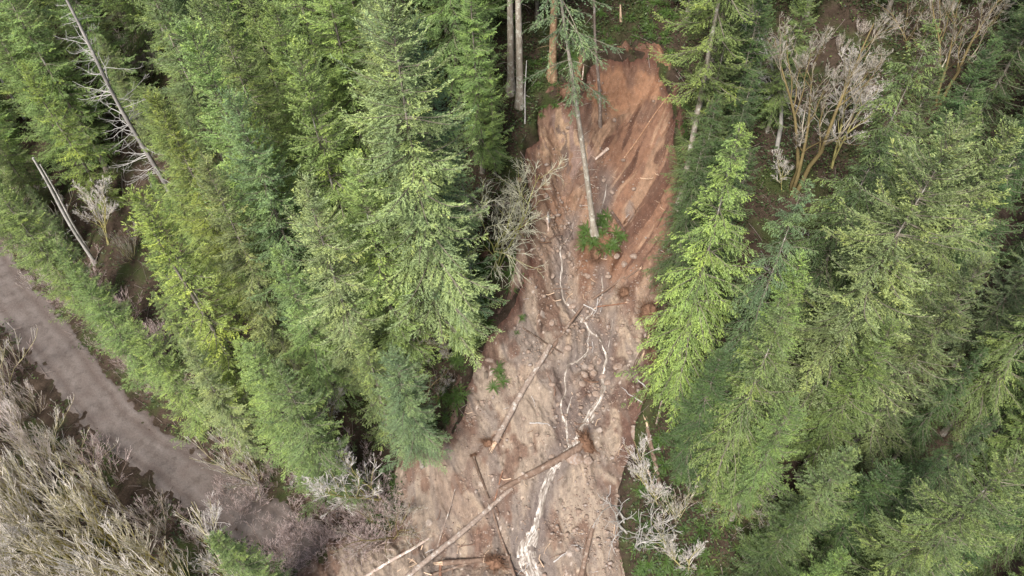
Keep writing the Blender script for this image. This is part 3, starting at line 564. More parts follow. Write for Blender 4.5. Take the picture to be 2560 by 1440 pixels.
# ------------------------------------------------------------------ conifers with a face of their own: apex in the photo, height
NAMED = [
 (740, 112, 22, "firA", "l", "tallest mid forest fir", "tall bright green fir with a pointed ragged crown in the middle of the left forest"),
 (968, -20, 27, "firC", "p", "huge grey green fir", "huge grey green fir with a dense rounded crown, widest tree of the left forest"),
 (1030, 60, 23, "firB", "b", None, "blue green fir peeping out behind the huge grey green fir"),
 (62, 165, 15, "slim", "y", "small yellow fir", "small slender yellow fir near the left edge, below the tall dead snag"),
 (398, 265, 20, "firD", "y", "yellow tipped fir", "yellow tipped fir whose top hides the foot of the tall dead snag"),
 (1172, -70, -430, "firB", "g", None, "mid green fir with outreaching sprays left of the white blotched trunk"),
 (1225, 185, -440, "firD", "l", None, "soft green fir above the bare mossy alder at the slide's left rim"),
 (1830, 20, -500, "firA", "g", None, "mid green fir right of the pale trunk beside the slide, cut by the top edge"),
 (1910, -20, -470, "firB", "d", None, "dark green fir left of the grey white limbed tree at the top"),
 (1885, 185, -560, "hemB", "d", None, "dark shaded hemlock left of the grey white limbed tree's foot"),
 (1795, 240, -600, "hemA", "d", None, "dark young hemlock behind the pale pointed hemlock"),
 (2040, -70, -330, "firB", "g", None, "mid green fir behind the grey-tipped mossy maple at the top edge"),
 (2480, 120, -560, "firA", "d", None, "dark green fir right of the top right mossy maple"),
 (1985, 1000, 15, "firB", "g", None, "mid green fir above the grey alder and the orange mossy maple"),
 (2125, 1130, 16, "firA", "q", None, "soft green fir with upturned finger like boughs right of the orange mossy maple"),
 (2240, 1165, 16, "firB", "d", None, "dark green fir with a slim tip left of the nearest pale fir"),
 (2330, 1250, 14, "firD", "g", None, "mid green pointed fir low in the right forest, left of the nearest pale fir"),
 (2010, 1265, 13, "firD", "d", None, "dark green fir just right of the orange mossy maple's lower limbs"),
 (2110, 1385, 12, "firA", "g", None, "mid green fir cut by the bottom edge right of the dark clearing"),
 (515, 412, 20, "firD", "p", "pale pointed fir", "pale pointed fir with a clear tip, left of the narrow yellow fir"),
 (622, 300, 18, "slim", "y", "narrow yellow fir", "narrow yellow fir against a bluish fir, in the middle of the left forest"),
 (585, 255, 22, "firB", "b", "dark bluish fir", "dark bluish fir standing behind the narrow yellow fir"),
 (480, 85, 24, "firA", "g", "round shouldered fir", "mid green round shouldered fir beside the pinkish bare thicket near the top left"),
 (250, 95, 11, "firB", "p", None, "thin pale olive fir right behind the tall dead snag"),
 (885, 385, 20, "firA", "l", "bright shaggy fir", "bright shaggy fir whose tip rises below the huge grey green fir"),
 (1140, 650, -885, "firA", "l", "soft young fir", "soft bright young fir on the slide's left bank above the ferns"),
 (625, 870, -1190, "firB", "g", "dark roadside fir", "dense dark green fir at the lower edge of the left forest with bare dead leader"),
 (985, 885, -1165, "firC", "b", "blue green fir by the bare branches", "blue green fir leaning over pale bare branches beside the slide's lower left edge"),
 (540, 1345, 14, "firA", "g", "lone bottom fir", "lone green fir among leafless brush at the bottom edge of the photo"),
 (345, 480, 22, "slim", "y", None, "slim yellow green fir with a bare stem at the left forest's edge above the road"),
 (1848, 345, 22, "hemA", "l", "pale pointed hemlock", "pale green pointed hemlock with feathery drooping tiers at the slide's right edge"),
 (2015, 458, 19, "hemB", "b", "bluish hemlock", "bluish hemlock with rounded tiers right of the pale pointed hemlock"),
 (2385, 335, 25, "firC", "p", "big pale fir", "big pale fir with long upturned branches, the brightest crown of the right forest"),
 (2330, 60, 23, "hemB", "g", "weeping hemlock", "weeping hemlock with flat fringed sprays in front of the top right mossy maple"),
 (2222, 318, 19, "hemA", "d", "dark hemlock", "dark hemlock with silvery tips between the weeping hemlock and the big pale fir"),
 (2463, 650, 20, "firB", "q", "bright tipped fir", "bright tipped fir beside a black gap at the photo's right edge"),
 (1980, 738, 20, "hemA", "g", None, "green hemlock with a fine spire just below the white forked dead branches"),
 (2003, 648, 15, "slim", "l", None, "small bright pointed fir touching the white forked dead branches"),
 (2545, 300, 21, "firA", "p", "sunlit yellowish fir", "sunlit yellowish fir cut by the photo's right edge, upper half"),
 (2545, 1160, 23, "near", "q", "nearest pale fir", "nearest pale fir, soft and bright, in the photo's lower right corner"),
 (1805, 880, -1180, "firB", "d", "soft fir by the broken trunk", "soft grey green fir above the short white broken trunk, right of the slide"),
 (2238, 806, 17, "firB", "g", None, "mid green fir with a hooked bare tip in the middle of the right forest"),
 (1880, 372, 11, "slim", "k", None, "small dark mossy fir hiding behind the pale pointed hemlock"),
 (1765, 335, 13, "hemA", "d", None, "young dark green hemlock right of the pale trunk beside the slide"),
]
CLEAR = [SLIDE_PX,
 [(-20, 640), (45, 670), (130, 810), (240, 960), (400, 1100), (560, 1190), (760, 1260), (960, 1330), (960, 1460), (-20, 1460)],
 [(1268, -10), (1665, -10), (1690, 140), (1655, 200), (1460, 130), (1330, 330), (1300, 340), (1268, 250)],
 [(2060, 30), (2300, 10), (2350, 180), (2210, 230), (2150, 440), (1930, 470), (1900, 380), (1960, 160)],
 [(300, 60), (400, 30), (430, 150), (380, 200), (300, 170)],
 [(1570, 1090), (1690, 1060), (1730, 1160), (1800, 1150), (1950, 1080), (1960, 1200), (1900, 1300), (1960, 1450), (1560, 1460)],
 [(1180, 400), (1310, 390), (1330, 660), (1200, 690)], [(1180, 700), (1320, 650), (1120, 1120), (960, 1320), (900, 1300), (1080, 1040), (1080, 950)],
 [(1670, 150), (1760, 160), (1720, 520), (1670, 700)],
 [(1840, 600), (2000, 600), (2000, 690), (1840, 770)]]
KEEP = [([(140, -20), (200, -20), (395, 370), (320, 380)], (430, 480)), ([(70, 390), (110, 380), (245, 640), (220, 670)], (236, 660)), ([(1190, 395), (1320, 390), (1320, 660), (1200, 690)], (1236, 668)),
 ([(-10, 190), (20, 180), (70, 270), (30, 290)], (62, 292)), ([(1930, 60), (2160, 60), (2160, 300), (1960, 470), (1920, 380)], (1985, 480)), ([(2280, 0), (2480, 0), (2420, 130), (2350, 150)], (2345, 260)),
 ([(1040, 740), (1130, 740), (1150, 870), (1060, 880)], (1120, 890)), ([(220, 400), (330, 430), (340, 640), (250, 620)], (300, 650)), ([(315, 60), (420, 60), (430, 170), (320, 180)], (370, 190)), ([(1840, 590), (2010, 590), (2000, 700), (1840, 760)], (1960, 735))]
KEEP = [(p_, proj(hit(*b_))[2]) for p_, b_ in KEEP]
def crown_px(pos, h, wide):
    pts = []
    for q in (.12, .3, .5, .7, .85, .95, 1.0):
        rr = h * .165 * wide * (1 - q)**.66
        for k in (-.9, -.45, 0, .45, .9): pts.append(np.array(pos) + np.array([CR[0] * rr * k, CR[1] * rr * k, h * q]))
    return proj(np.array(pts))
def blocked(pos, h, wide=1.0):       # share of the crown's picture that would cover a place the photo shows open
    P = crown_px(pos, h, wide); b = np.zeros(len(P), bool)
    st = np.zeros(len(P), bool)
    for i_, c in enumerate(CLEAR):
        q_ = inpoly(P[:, 0], P[:, 1], c); b |= q_
        if i_ in (0, 6, 7): st |= q_
    k = st.mean() * 4 if P[0, 0] < 1400 else 0
    for c, dz in KEEP:
        if P[0, 2] < dz + 1: k = max(k, inpoly(P[:, 0], P[:, 1], c).mean())
    return max(b.mean(), k * 4)
for (u, v, h, key, tone, nick, lab) in NAMED:
    if h < 0:                        # height found from the picture row of the foot
        lo, hi = 2.0, 32.0
        for _ in range(30):
            m = (lo + hi) / 2; p = apex_to_base(u, v, m)
            if proj([p[0], p[1], T0(p[0], p[1])])[1] > -h: hi = m
            else: lo = m
        h = lo; print(nick, round(h, 1))
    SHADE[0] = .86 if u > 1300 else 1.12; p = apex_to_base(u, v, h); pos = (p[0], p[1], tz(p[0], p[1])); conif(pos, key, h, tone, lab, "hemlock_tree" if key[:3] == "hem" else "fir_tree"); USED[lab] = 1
    if nick: LAND.append((u, v + 90, nick))
# standing trees whose trunks show: foot and a second point up the trunk in the photo
def stand(u0, v0, u1, v1, fn=None):
    b = hit(u0, v0, lambda x, y: tz(x, y)); d = ray(u1, v1); t = ((b - CC)[:2] @ d[:2]) / (d[:2] @ d[:2]); p = CC + d * t
    L = p - b; return b, (L[0] / L[2], L[1] / L[2]), L[2]
for (u0, v0, u1, v1, key, h, tone, lab) in [
 (1487, 584, 1440, 240, "pole", 30, "b", "tall conifer with a bare grey trunk standing on the fern mound in the slide"),
 (1700, 512, 1768, 160, "high", 29, "l", "tall conifer with a pale lichen spotted trunk rising from the slide's right edge"),
 (1380, 192, 1386, 0, "high", 34, "g", "tall conifer with a thick bare tan trunk left of the slide's head scarp"),
 (1300, 262, 1297, 30, "high", 32, "g", "tall conifer with a white blotched trunk, left of the thick tan trunk"),
 (1277, 225, 1276, 60, "high", 31, "d", "tall conifer with a reddish brown trunk half hidden behind the white blotched one"),
 (1738, 300, 1757, 230, "high", 27, "g", "conifer with a thin brown trunk just behind the pale trunk beside the slide")]:
    b, ln, hh = stand(u0, v0, u1, v1); e, t, c = conif(b - np.array([0, 0, .2]), key, h, tone, lab, lean=ln, wide=.9); USED[lab] = 1
    t.color = (1.25, 1.22, 1.15, 1) if "pale" in lab or "white" in lab or "grey" in lab else (1.0, .72, .5, 1) if "tan" in lab else (.6, .42, .34, 1)
# filling: a jittered stand of conifers over the rest of the hillside
cand = []
for iy, yy in enumerate(np.arange(7, 96, 2.9)):
    for xx in np.arange(-75, 62, 3.1): cand.append((xx + (iy % 2) * 2.1 + RNG.uniform(-1.3, 1.3), yy + RNG.uniform(-1.3, 1.3)))
RNG.shuffle(cand); FILL = []
for (xx, yy) in cand:
    d = float(foot(np.array(xx), np.array(yy)))
    if d < (3.0 if xx < 13 else -6.5): continue
    q = proj([xx, yy, T0(xx, yy)])
    h = float(RNG.uniform(16, 23) if q[0] < 1250 else RNG.uniform(13.5, 20)) * (.8 if d < 9 else 1); wide = RNG.uniform(.88, 1.12)
    pos = (xx, yy, tz(xx, yy)); top = proj([xx, yy, pos[2] + h]); mid = proj([xx, yy, pos[2] + h * .55])
    if mid[0] < -260 or mid[0] > 2820 or top[1] > 1600 or q[1] < -420: continue
    if any(math.hypot(xx - a, yy - b) < (2.4 if abs(h - c) > 4 else 2.9) for a, b, c, _ in TREES): continue
    u_ok = mid[0] < 1050; u = mid[0]
    for sc_ in (1, .75, .5):
        if blocked(pos, h * sc_, wide) < ((.34 if u < 620 else .17) if u_ok else .10): h *= sc_; break
    else: continue
    if h < 8: continue
    u, v = mid[0], mid[1]; zone = fbm(u / 420, v / 420, 101, 2)
    if u < 1300: tone = RNG.choice(list("gpqlggbq") if v < 600 and u < 500 else list("lgqglpgp") if v > 480 else list("gqlgbgpg"))
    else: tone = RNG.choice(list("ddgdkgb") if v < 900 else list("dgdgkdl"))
    key = str(RNG.choice(["firA", "firB", "firC", "firD"] if u < 1300 else ["firA", "firB", "hemA", "hemB", "firC"])) if h > 14 else str(RNG.choice(["slim", "firD", "hemA"]))
    if mid[2] < 36 and key[:3] == "fir": key = "near"
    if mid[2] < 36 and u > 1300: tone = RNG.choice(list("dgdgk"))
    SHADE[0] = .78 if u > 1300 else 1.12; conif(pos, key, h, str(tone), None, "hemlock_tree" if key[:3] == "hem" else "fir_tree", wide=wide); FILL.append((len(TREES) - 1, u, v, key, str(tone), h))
roots = [o for o in COL.objects if o.get("category") == "tree" and not o.get("label")]
for o, (i, u, v, key, tone, h) in zip(roots, FILL):
    size = "tall" if h > 24 else "young" if h < 15 else ""; kind = "hemlock" if key[:3] == "hem" else "slender fir" if key == "slim" else "fir"
    o["label"] = autolabel(" ".join(f"{size} {TONES[tone][1]} {kind}".split()), min(max(u, 0), 2560), min(max(v, 0), 1440))
print("conifers", len(TREES))
# ------------------------------------------------------------------ dead trees, bare trees and brush
def tz1(x, y): return tz(x, y)
def hits(u, v): return hit(u, v, lambda x, y: tz(x, y))
PH = {k: max(q.co.z for q in m.vertices) for k, m in P_BARE.items()}
def bare(u0, v0, u1, v1, key, desc, cat="tree", name="bare_tree", group="leafless trees", auto=False, hmax=20):
    b, ln, hh = stand(u0, v0, u1, v1); hh = min(max(hh, 1.2), hmax); s = hh / PH[key]
    ln = (max(-.9, min(.9, ln[0])), max(-.9, min(.9, ln[1])))
    o = link(name, P_BARE[key]); o.location = b - np.array([0, 0, .05]); o.scale = (s, s, s)
    q = Vector((0, 0, 1)).rotation_difference(Vector((ln[0], ln[1], 1)).normalized()) @ Matrix.Rotation(RNG.uniform(0, 6.28), 3, 'Z').to_quaternion(); o.rotation_mode = 'QUATERNION'; o.rotation_quaternion = q
    lab = autolabel(desc, (u0 + u1) / 2, (v0 + v1) / 2) if auto else desc; USED[lab] = 1; return tag(o, lab, cat, group)
def dead_pole(u0, v0, u1, v1, r, label, mat, nb=0, bl=1.2, name="dead_tree", taper=.55, group="dead standing trunks", seed=0, hmax=40, hmin=.5, side=0.):
    b, ln, hh = stand(u0, v0, u1, v1); hh = max(hmin, min(hh, hmax)); rg = np.random.default_rng(500 + seed); e = empty(name, b - np.array([0, 0, .3]))
    ax = np.array([ln[0], ln[1], 1.0]); s = np.linspace(0, 1, 22); P = ax[None] * (s * (hh + .3))[:, None]; P[:, 0] += .06 * hh * .1 * np.sin(s * 7 + seed); P[:, 1] += .05 * hh * .1 * np.cos(s * 6)
    R_ = r * (1 - taper * s) * (1 + .12 * rg.normal(size=22) * .5) + r * .5 * np.exp(-s * hh / .5)
    mb = MB(); an = tubes(mb, P[None], R_[None], 9); link("trunk", mb.mesh("trunk", [mat]), e)
    if nb:
        mb = MB(); q = np.linspace(0, 1, 9)[None]; z = rg.uniform(.12, .99, nb); az = rg.uniform(0, 6.28, nb); az = np.where(rg.random(nb) < side, math.pi + rg.normal(0, .7, nb), az); L = bl * rg.uniform(.25, 1, nb) * np.interp(z, [0, .3, .8, 1], [.7, 1.1, .75, .25]); el = rg.uniform(-.25, .35, nb)
        p0 = ax[None] * (z * hh)[:, None]; hz = L[:, None] * q; K = np.stack([p0[:, :1] + np.cos(az)[:, None] * hz, p0[:, 1:2] + np.sin(az)[:, None] * hz, p0[:, 2:] + hz * el[:, None] - .25 * hz * q + .22 * hz * q**3], -1)
        K += .035 * np.cumsum(rg.normal(size=K.shape), 1) * (L / 2)[:, None, None] * np.array([1, 1, .7]); Rb = (.009 + .009 * L)[:, None] * (1 - .75 * q)
        tubes(mb, K, Rb, 4, 0, .9, False); K2, R2 = grow(rg, K, Rb, 5, .25, .38, .4, 1.1, -.05, 5, .18); tubes(mb, K2, np.maximum(R2, .008), 3, 0, .95, False)
        link("branches", mb.mesh("branches", [M_white if nb > 30 else mat]), e)
    USED[label] = 1; return tag(e, label, "dead tree", group)
dead_pole(425, 490, 158, -6, .21, "tall grey dead snag with whitish lichen covered side branches, upper left", bark_mat("snag bark", (.2, .18, .17), (.42, .39, .37), (.55, .53, .5), 4, spot=.63), 95, 3.6, seed=1, side=.5)
dead_pole(236, 660, 80, 396, .19, "longer of two parallel pale dead trunks above the road", M_white, 10, .9, seed=2)
dead_pole(222, 628, 100, 412, .12, "thinner of two parallel pale dead trunks above the road", M_white, 8, .8, seed=3)
dead_pole(62, 292, -34, 140, .2, "grey dead trunk crossing the left edge behind the small yellow fir", M_dead, 6, .8, seed=4)
dead_pole(56, 575, -30, 470, .16, "leaning pale trunk at the left edge just above the road", M_dead, 6, 1., seed=5)
dead_pole(1502, 316, 1486, -10, .13, "thin brown dead pole leaning across the slide's head scarp", M_logbark, 26, .8, seed=6, taper=.4)
dead_pole(1311, 312, 1315, 152, .055, "very thin pale pole beside the white blotched trunk", M_dead, 5, .4, seed=7)
dead_pole(1554, 52, 1552, 12, .1, "short pale broken stub in the undergrowth above the slide", M_split, 0, seed=8)
dead_pole(1800, 306, 1804, 262, .14, "short reddish brown snag under the dark firs right of the slide", M_split, 0, seed=9)
dead_pole(1723, 1186, 1724, 1106, .11, "short white broken trunk in dark undergrowth right of the slide", M_white, 0, seed=10, taper=.25)
dead_pole(1142, 868, 1136, 745, .10, "slim pale trunk on the left bank beside the ferns", M_dead, 8, .7, seed=11)
dead_pole(1179, 722, 1167, 575, .10, "slim grey trunk below the bare mossy alder", M_dead, 8, .7, seed=12)
for a in [
 (1236, 668, 1262, 392, "alderM", "bare mossy alder with pale arching twigs at the slide's left edge"),
 (1112, 872, 1086, 742, "mapleB", "small bare forked maple with yellow mossy stems on the left bank"),
 (1120, 905, 1112, 858, "alderB", "grey leafless bush among ferns on the left bank"),
 (1075, 1010, 1062, 930, "mapleB", "orange mossy leafless bush beside the blue green fir by the bare branches"),
 (1100, 985, 1120, 945, "alderA", "pale leafless alder drooping over the ferns at the slide edge"),
 (272, 606, 226, 418, "alderB", "bare white stemmed alder in the gap below the tall dead snag"),
 (330, 648, 268, 560, "brushA", "fan shaped leafless bush at the foot of the forest gap"),
 (190, 350, 150, 250, "alderB", "leafless alder behind the small yellow fir"),
 (968, 1256, 800, 1150, "alderB", "leafless alder with a white stem leaning out over the lower left bank"),
 (800, 1215, 690, 1110, "alderA", "leafless alder with spreading white twigs between two firs above the road"),
 (640, 1200, 540, 1100, "brushA", "spreading leafless alder bush below the dark roadside fir"),
 (815, 1075, 790, 970, "alderA", "pale bare twigs fanning from a dark gap between two firs"),
 (985, 1330, 930, 1235, "mapleB", "yellow mossy leafless bush on the slide's lower left corner"),
 (1950, 370, 2022, 66, "alderW", "grey leafless tree with white lichen branches leaning right, right of the slide"),
 (1985, 480, 2130, 50, "maple", "tall leafless maple with orange moss and grey upswept tips"),
 (2075, 420, 2165, 130, "alderB", "leafless alder with pale upswept twigs behind the weeping hemlock"),
 (1953, 478, 1944, 372, "alderB", "slender bare sapling in the dark hollow behind the bluish hemlock"),
 (2345, 260, 2450, -70, "maple", "leafless maple with orange mossy limbs at the top right"),
 (2270, 120, 2330, -60, "mapleB", "smaller orange mossy maple left of the top right one"),
 (1962, 735, 2004, 596, "white", "white forked dead tree poking out between the bluish hemlock and the big pale fir"),
 (1862, 800, 1836, 716, "white", "white arching dead branches right of the pale pointed hemlock's foot"),
 (1872, 1290, 1846, 1140, "mapleB", "orange mossy leafless maple seen from above in a dark clearing"),
 (1940, 1150, 1968, 1056, "alderA", "grey leafless alder above the orange mossy maple"),
 (1885, 1440, 1892, 1372, "alderA", "grey leafless crown cut by the bottom edge right of the slide"),
 (1690, 1300, 1672, 1215, "brushA", "brownish leafless bush between the white bare bush and the orange mossy maple"),
 (1600, 1352, 1604, 1262, "white", "white bare bush with twisted stems at the slide's lower right edge"),
 (1640, 1260, 1600, 1140, "alderA", "leafless alder with a mossy yellow stem beside the splintered log"),
 (1715, 1430, 1700, 1320, "alderA", "thin leafless mossy alder at the bottom edge right of the white bare bush")]:
    bare(*a)
G_PINK = "pinkish leafless thicket near the top left"
for (u, v) in [(322, 120), (352, 90), (388, 120), (372, 175), (345, 165), (405, 165), (330, 60)]:
    bare(u, v + 20, u - 22, v - 50, "brushB", "pinkish leafless bush", "bush", "bare_bush", G_PINK, True)
for (u, v) in [(2100, 110), (2150, 70), (2185, 160), (2130, 190), (2230, 60), (2090, 190), (2165, 230)]:
    bare(u, v + 20, u + 16, v - 30, "brushB", "reddish brown leafless bush", "bush", "bare_bush", "brown brush in the upper right clearing", True)
# thicket below the road, spread over the bank
cnt = 0; pts = []
for yy in np.arange(4, 50, 2.7):
    for xx in np.arange(-70, -2, 2.7): pts.append((xx + RNG.uniform(-1, 1), yy + RNG.uniform(-1, 1)))
for (xx, yy) in pts:
    d = float(foot(np.array(xx), np.array(yy)))
    if not (-19 < d < -3.7): continue
    pos = (xx, yy, tz(xx, yy)); u, v, _ = proj(pos)
    if not (-60 < u < 960 and 560 < v < 1660) or sdf(xx, yy) > -.6: continue
    if u > 640 and RNG.random() < .5: continue
    key = str(RNG.choice(["brushA", "brushA", "brushB", "brushC", "brushD", "alderA"])); s = RNG.uniform(.85, 1.4) * (.6 if d > -5.5 else 1) * (.6 if u > 640 else 1)
    o = link("bare_bush", P_BARE[key]); o.location = (xx, yy, pos[2] - .05); o.scale = (s, s, s * RNG.uniform(.9, 1.15)); o.rotation_euler = (RNG.normal() * .06, RNG.normal() * .06, RNG.uniform(0, 6.28))
    t = proj((xx, yy, pos[2] + 3.5 * s)); nm = {"brushA": "grey", "brushB": "pinkish grey", "brushC": "pale tan", "brushD": "mossy yellowish", "alderA": "white stemmed"}[key]
    tag(o, autolabel(f"{'low ' if s < .55 else ''}{nm} leafless bush", min(max(t[0], 0), 2560), min(t[1], 1440)), "bush", "leafless thicket below the road"); cnt += 1
for (u, v) in zip(RNG.uniform(-20, 170, 60), RNG.uniform(520, 840, 60)):
    p = hits(u, v); d = float(foot(p[0], p[1]))
    if not 2.6 < d < 7: continue
    s = RNG.uniform(.4, .7); o = link("bare_bush", P_BARE[str(RNG.choice(["brushA", "brushC", "brushB"]))]); o.location = p; o.scale = (s, s, s); o.rotation_euler = (0, 0, RNG.uniform(0, 6.28))
    tag(o, autolabel("pale leafless roadside bush", max(u, 0), v), "bush", "pale bushes between road and forest")
# low reddish brush along the forest edge of the road and on the toe
k = 0
for (xx, yy) in zip(RNG.uniform(-56, -5, 900), RNG.uniform(14, 54, 900)):
    d = float(foot(np.array(xx), np.array(yy)))
    if not (2.7 < d < 6.2 or -4.6 < d < -2.5 and RNG.random() < .35) or k >= 60: continue
    pos = (xx, yy, tz(xx, yy)); u, v, _ = proj(pos)
    if not (-20 < u < 960 and 600 < v < 1430) or sdf(xx, yy) > -.2: continue
    k += 1; s = RNG.uniform(.6, 1.5); o = link("bare_shrub", P_BARE["shrub"]); o.location = (xx, yy, pos[2] - .02); o.scale = (s, s, s); o.rotation_euler = (0, 0, RNG.uniform(0, 6.28))
    tag(o, autolabel("low reddish leafless shrub " + ("on the road's forest side" if d > 0 else "on the road's lower side"), max(u, 0), v), "shrub", "reddish shrubs along the road")
k = 0
for (u, v) in zip(RNG.uniform(560, 990, 400), RNG.uniform(1180, 1440, 400)):
    if not inpoly(np.array([u]), np.array([v]), [(560, 1190), (760, 1190), (990, 1270), (985, 1340), (860, 1390), (760, 1440), (700, 1440), (560, 1290)])[0] or k >= 34: continue
    p = hits(u, v); k += 1; s = RNG.uniform(.5, 1.2); o = link("bare_shrub", P_BARE["shrub"]); o.location = p - np.array([0, 0, .03]); o.scale = (s, s, s * .8); o.rotation_euler = (0, 0, RNG.uniform(0, 6.28))
    tag(o, autolabel("low pinkish leafless shrub", u, v), "shrub", "pinkish shrubs over the buried road")
print("brush", cnt)
# ------------------------------------------------------------------ fallen logs
def logobj(u0, v0, u1, v1, w0, w1, label, mat=M_logbark, tint=(1, 1, 1), roots=0., split=0., stubs=0, seed=0, name="fallen_log", lift=0., cat="log", sag=.15, splitend=1):
    rg = np.random.default_rng(900 + seed); a = hits(u0, v0); b = hits(u1, v1); w0, w1 = w0 * .66, w1 * .66; r0 = w0 * np.linalg.norm(a - CC) / FPX / 2; r1 = w1 * np.linalg.norm(b - CC) / FPX / 2
    L = np.linalg.norm(b - a); n = max(8, int(L / .35)); s = np.linspace(0, 1, n); P = a + (b - a) * s[:, None]; gz = tza(P[:, 0], P[:, 1]); rr = r0 + (r1 - r0) * s
    P[:, 2] += np.quantile(gz + rr * .4 - P[:, 2], .62) + lift; sd_ = unit(np.cross(b - a, [0, 0, 1.])); P += sd_ * (.012 * L * np.sin(s * rg.uniform(2.5, 4.5) + rg.uniform(0, 6)) * np.sin(s * math.pi))[:, None]
    o_ = P[0].copy(); P = P - o_; prof = rr * (1 + .05 * rg.normal(size=n)); R_ = prof[None, :, None] * (1 + .08 * rg.normal(size=(1, 1, 10)) + .03 * rg.normal(size=(1, n, 10)))
    e = empty(name, o_); mb = MB(); tubes(mb, P[None], R_, 10); t = link("trunk", mb.mesh("log_trunk", [mat]), e); t.color = (*tint, 1); ax = unit(P[-1] - P[0])
    if stubs:
        mb = MB(); q = np.linspace(0, 1, 5)[None]; z = rg.uniform(.15, .95, stubs); p0 = P[0] + (P[-1] - P[0]) * z[:, None]; dr = unit(np.cross(ax, rots(rg, (stubs,)))) + ax * .3; dr[:, 2] = np.abs(dr[:, 2]); Lb = rg.uniform(.15, .8, stubs)
        K = p0[:, None] + dr[:, None] * (Lb[:, None] * q)[..., None]; tubes(mb, K, .03 * (1 - .7 * q) + 0 * Lb[:, None], 4); s_ = link("branch_stubs", mb.mesh("branch_stubs", [mat]), t); s_.color = (*tint, 1)
    if split:
        mb = MB(); m = 14; end, d0, rE = (P[-1], ax, r1) if splitend else (P[0], -ax, r0); Ls = split * rg.uniform(.3, 1, m); an = rg.uniform(0, 6.28, m); e1 = unit(np.cross(d0, [0, 0, 1.])); e2 = np.cross(d0, e1)
        p0 = end + (e1 * np.cos(an)[:, None] + e2 * np.sin(an)[:, None]) * rE * .55 - d0 * .1; q = np.linspace(0, 1, 4)[None]; dd = d0 + .16 * rots(rg, (m,)); K = p0[:, None] + dd[:, None] * (Ls[:, None] * q)[..., None]
        tubes(mb, K, rE * .42 * (1 - .92 * q) + 0 * Ls[:, None], 4); link("splintered_end", mb.mesh("splintered_end", [M_split], False), e)
    if roots:
        root_plate(e, P[0], -ax, roots, seed)
    USED[label] = 1; return tag(e, label, cat, "fallen logs on the slide")
def root_plate(e, at, ax, R, seed):
    rg = np.random.default_rng(1300 + seed); mb = MB(); nu, nv = 22, 12; U_ = np.linspace(0, 2 * math.pi, nu, endpoint=False); V_ = np.linspace(.02, math.pi - .02, nv); uu, vv = np.meshgrid(U_, V_)
    e1 = unit(np.cross(ax, [.1, .2, 1.])); e2 = np.cross(ax, e1); wv = 1 + .6 * fbm(uu * 1.6 + seed, vv * 2.1, 5 + seed, 3)
    p = at + (e1 * (np.cos(uu) * np.sin(vv) * R * .68 * wv)[..., None] + e2 * (np.sin(uu) * np.sin(vv) * R * .68 * wv)[..., None] + ax * (np.cos(vv) * R * .42 * wv)[..., None])
    idx = np.arange(nu * nv).reshape(nv, nu); nx = np.roll(idx, -1, 1); mb.add(p, np.stack([idx[:-1], nx[:-1], nx[1:], idx[1:]], -1).reshape(-1, 4)); o = link("root_plate", mb.mesh("root_plate", [M_root]), e)
    m = 95; an = rg.uniform(0, 6.28, m); dr = e1 * np.cos(an)[:, None] + e2 * np.sin(an)[:, None] + ax * rg.uniform(-.35, .5, m)[:, None]; q = np.linspace(0, 1, 7)[None]; Lr = R * rg.uniform(.7, 1.55, m); K = at + dr[:, None] * (Lr[:, None] * q)[..., None] + .06 * R * np.cumsum(rg.normal(size=(m, 7, 3)), 1); mb = MB()
    Rr = R * .045 * rg.uniform(.4, 1.2, m)[:, None] * (1 - .85 * q); tubes(mb, K, Rr, 4); K2, R2 = grow(rg, K, Rr, 4, .3, .5, .4, 1.2, -.1, 5, .3); tubes(mb, K2, np.maximum(R2, .006), 3); link("roots", mb.mesh("roots", [M_root]), o); return o
BR, GR, DK, RD = (.72, .62, .55), (1.05, 1.03, 1.0), (.45, .38, .33), (.85, .56, .43)
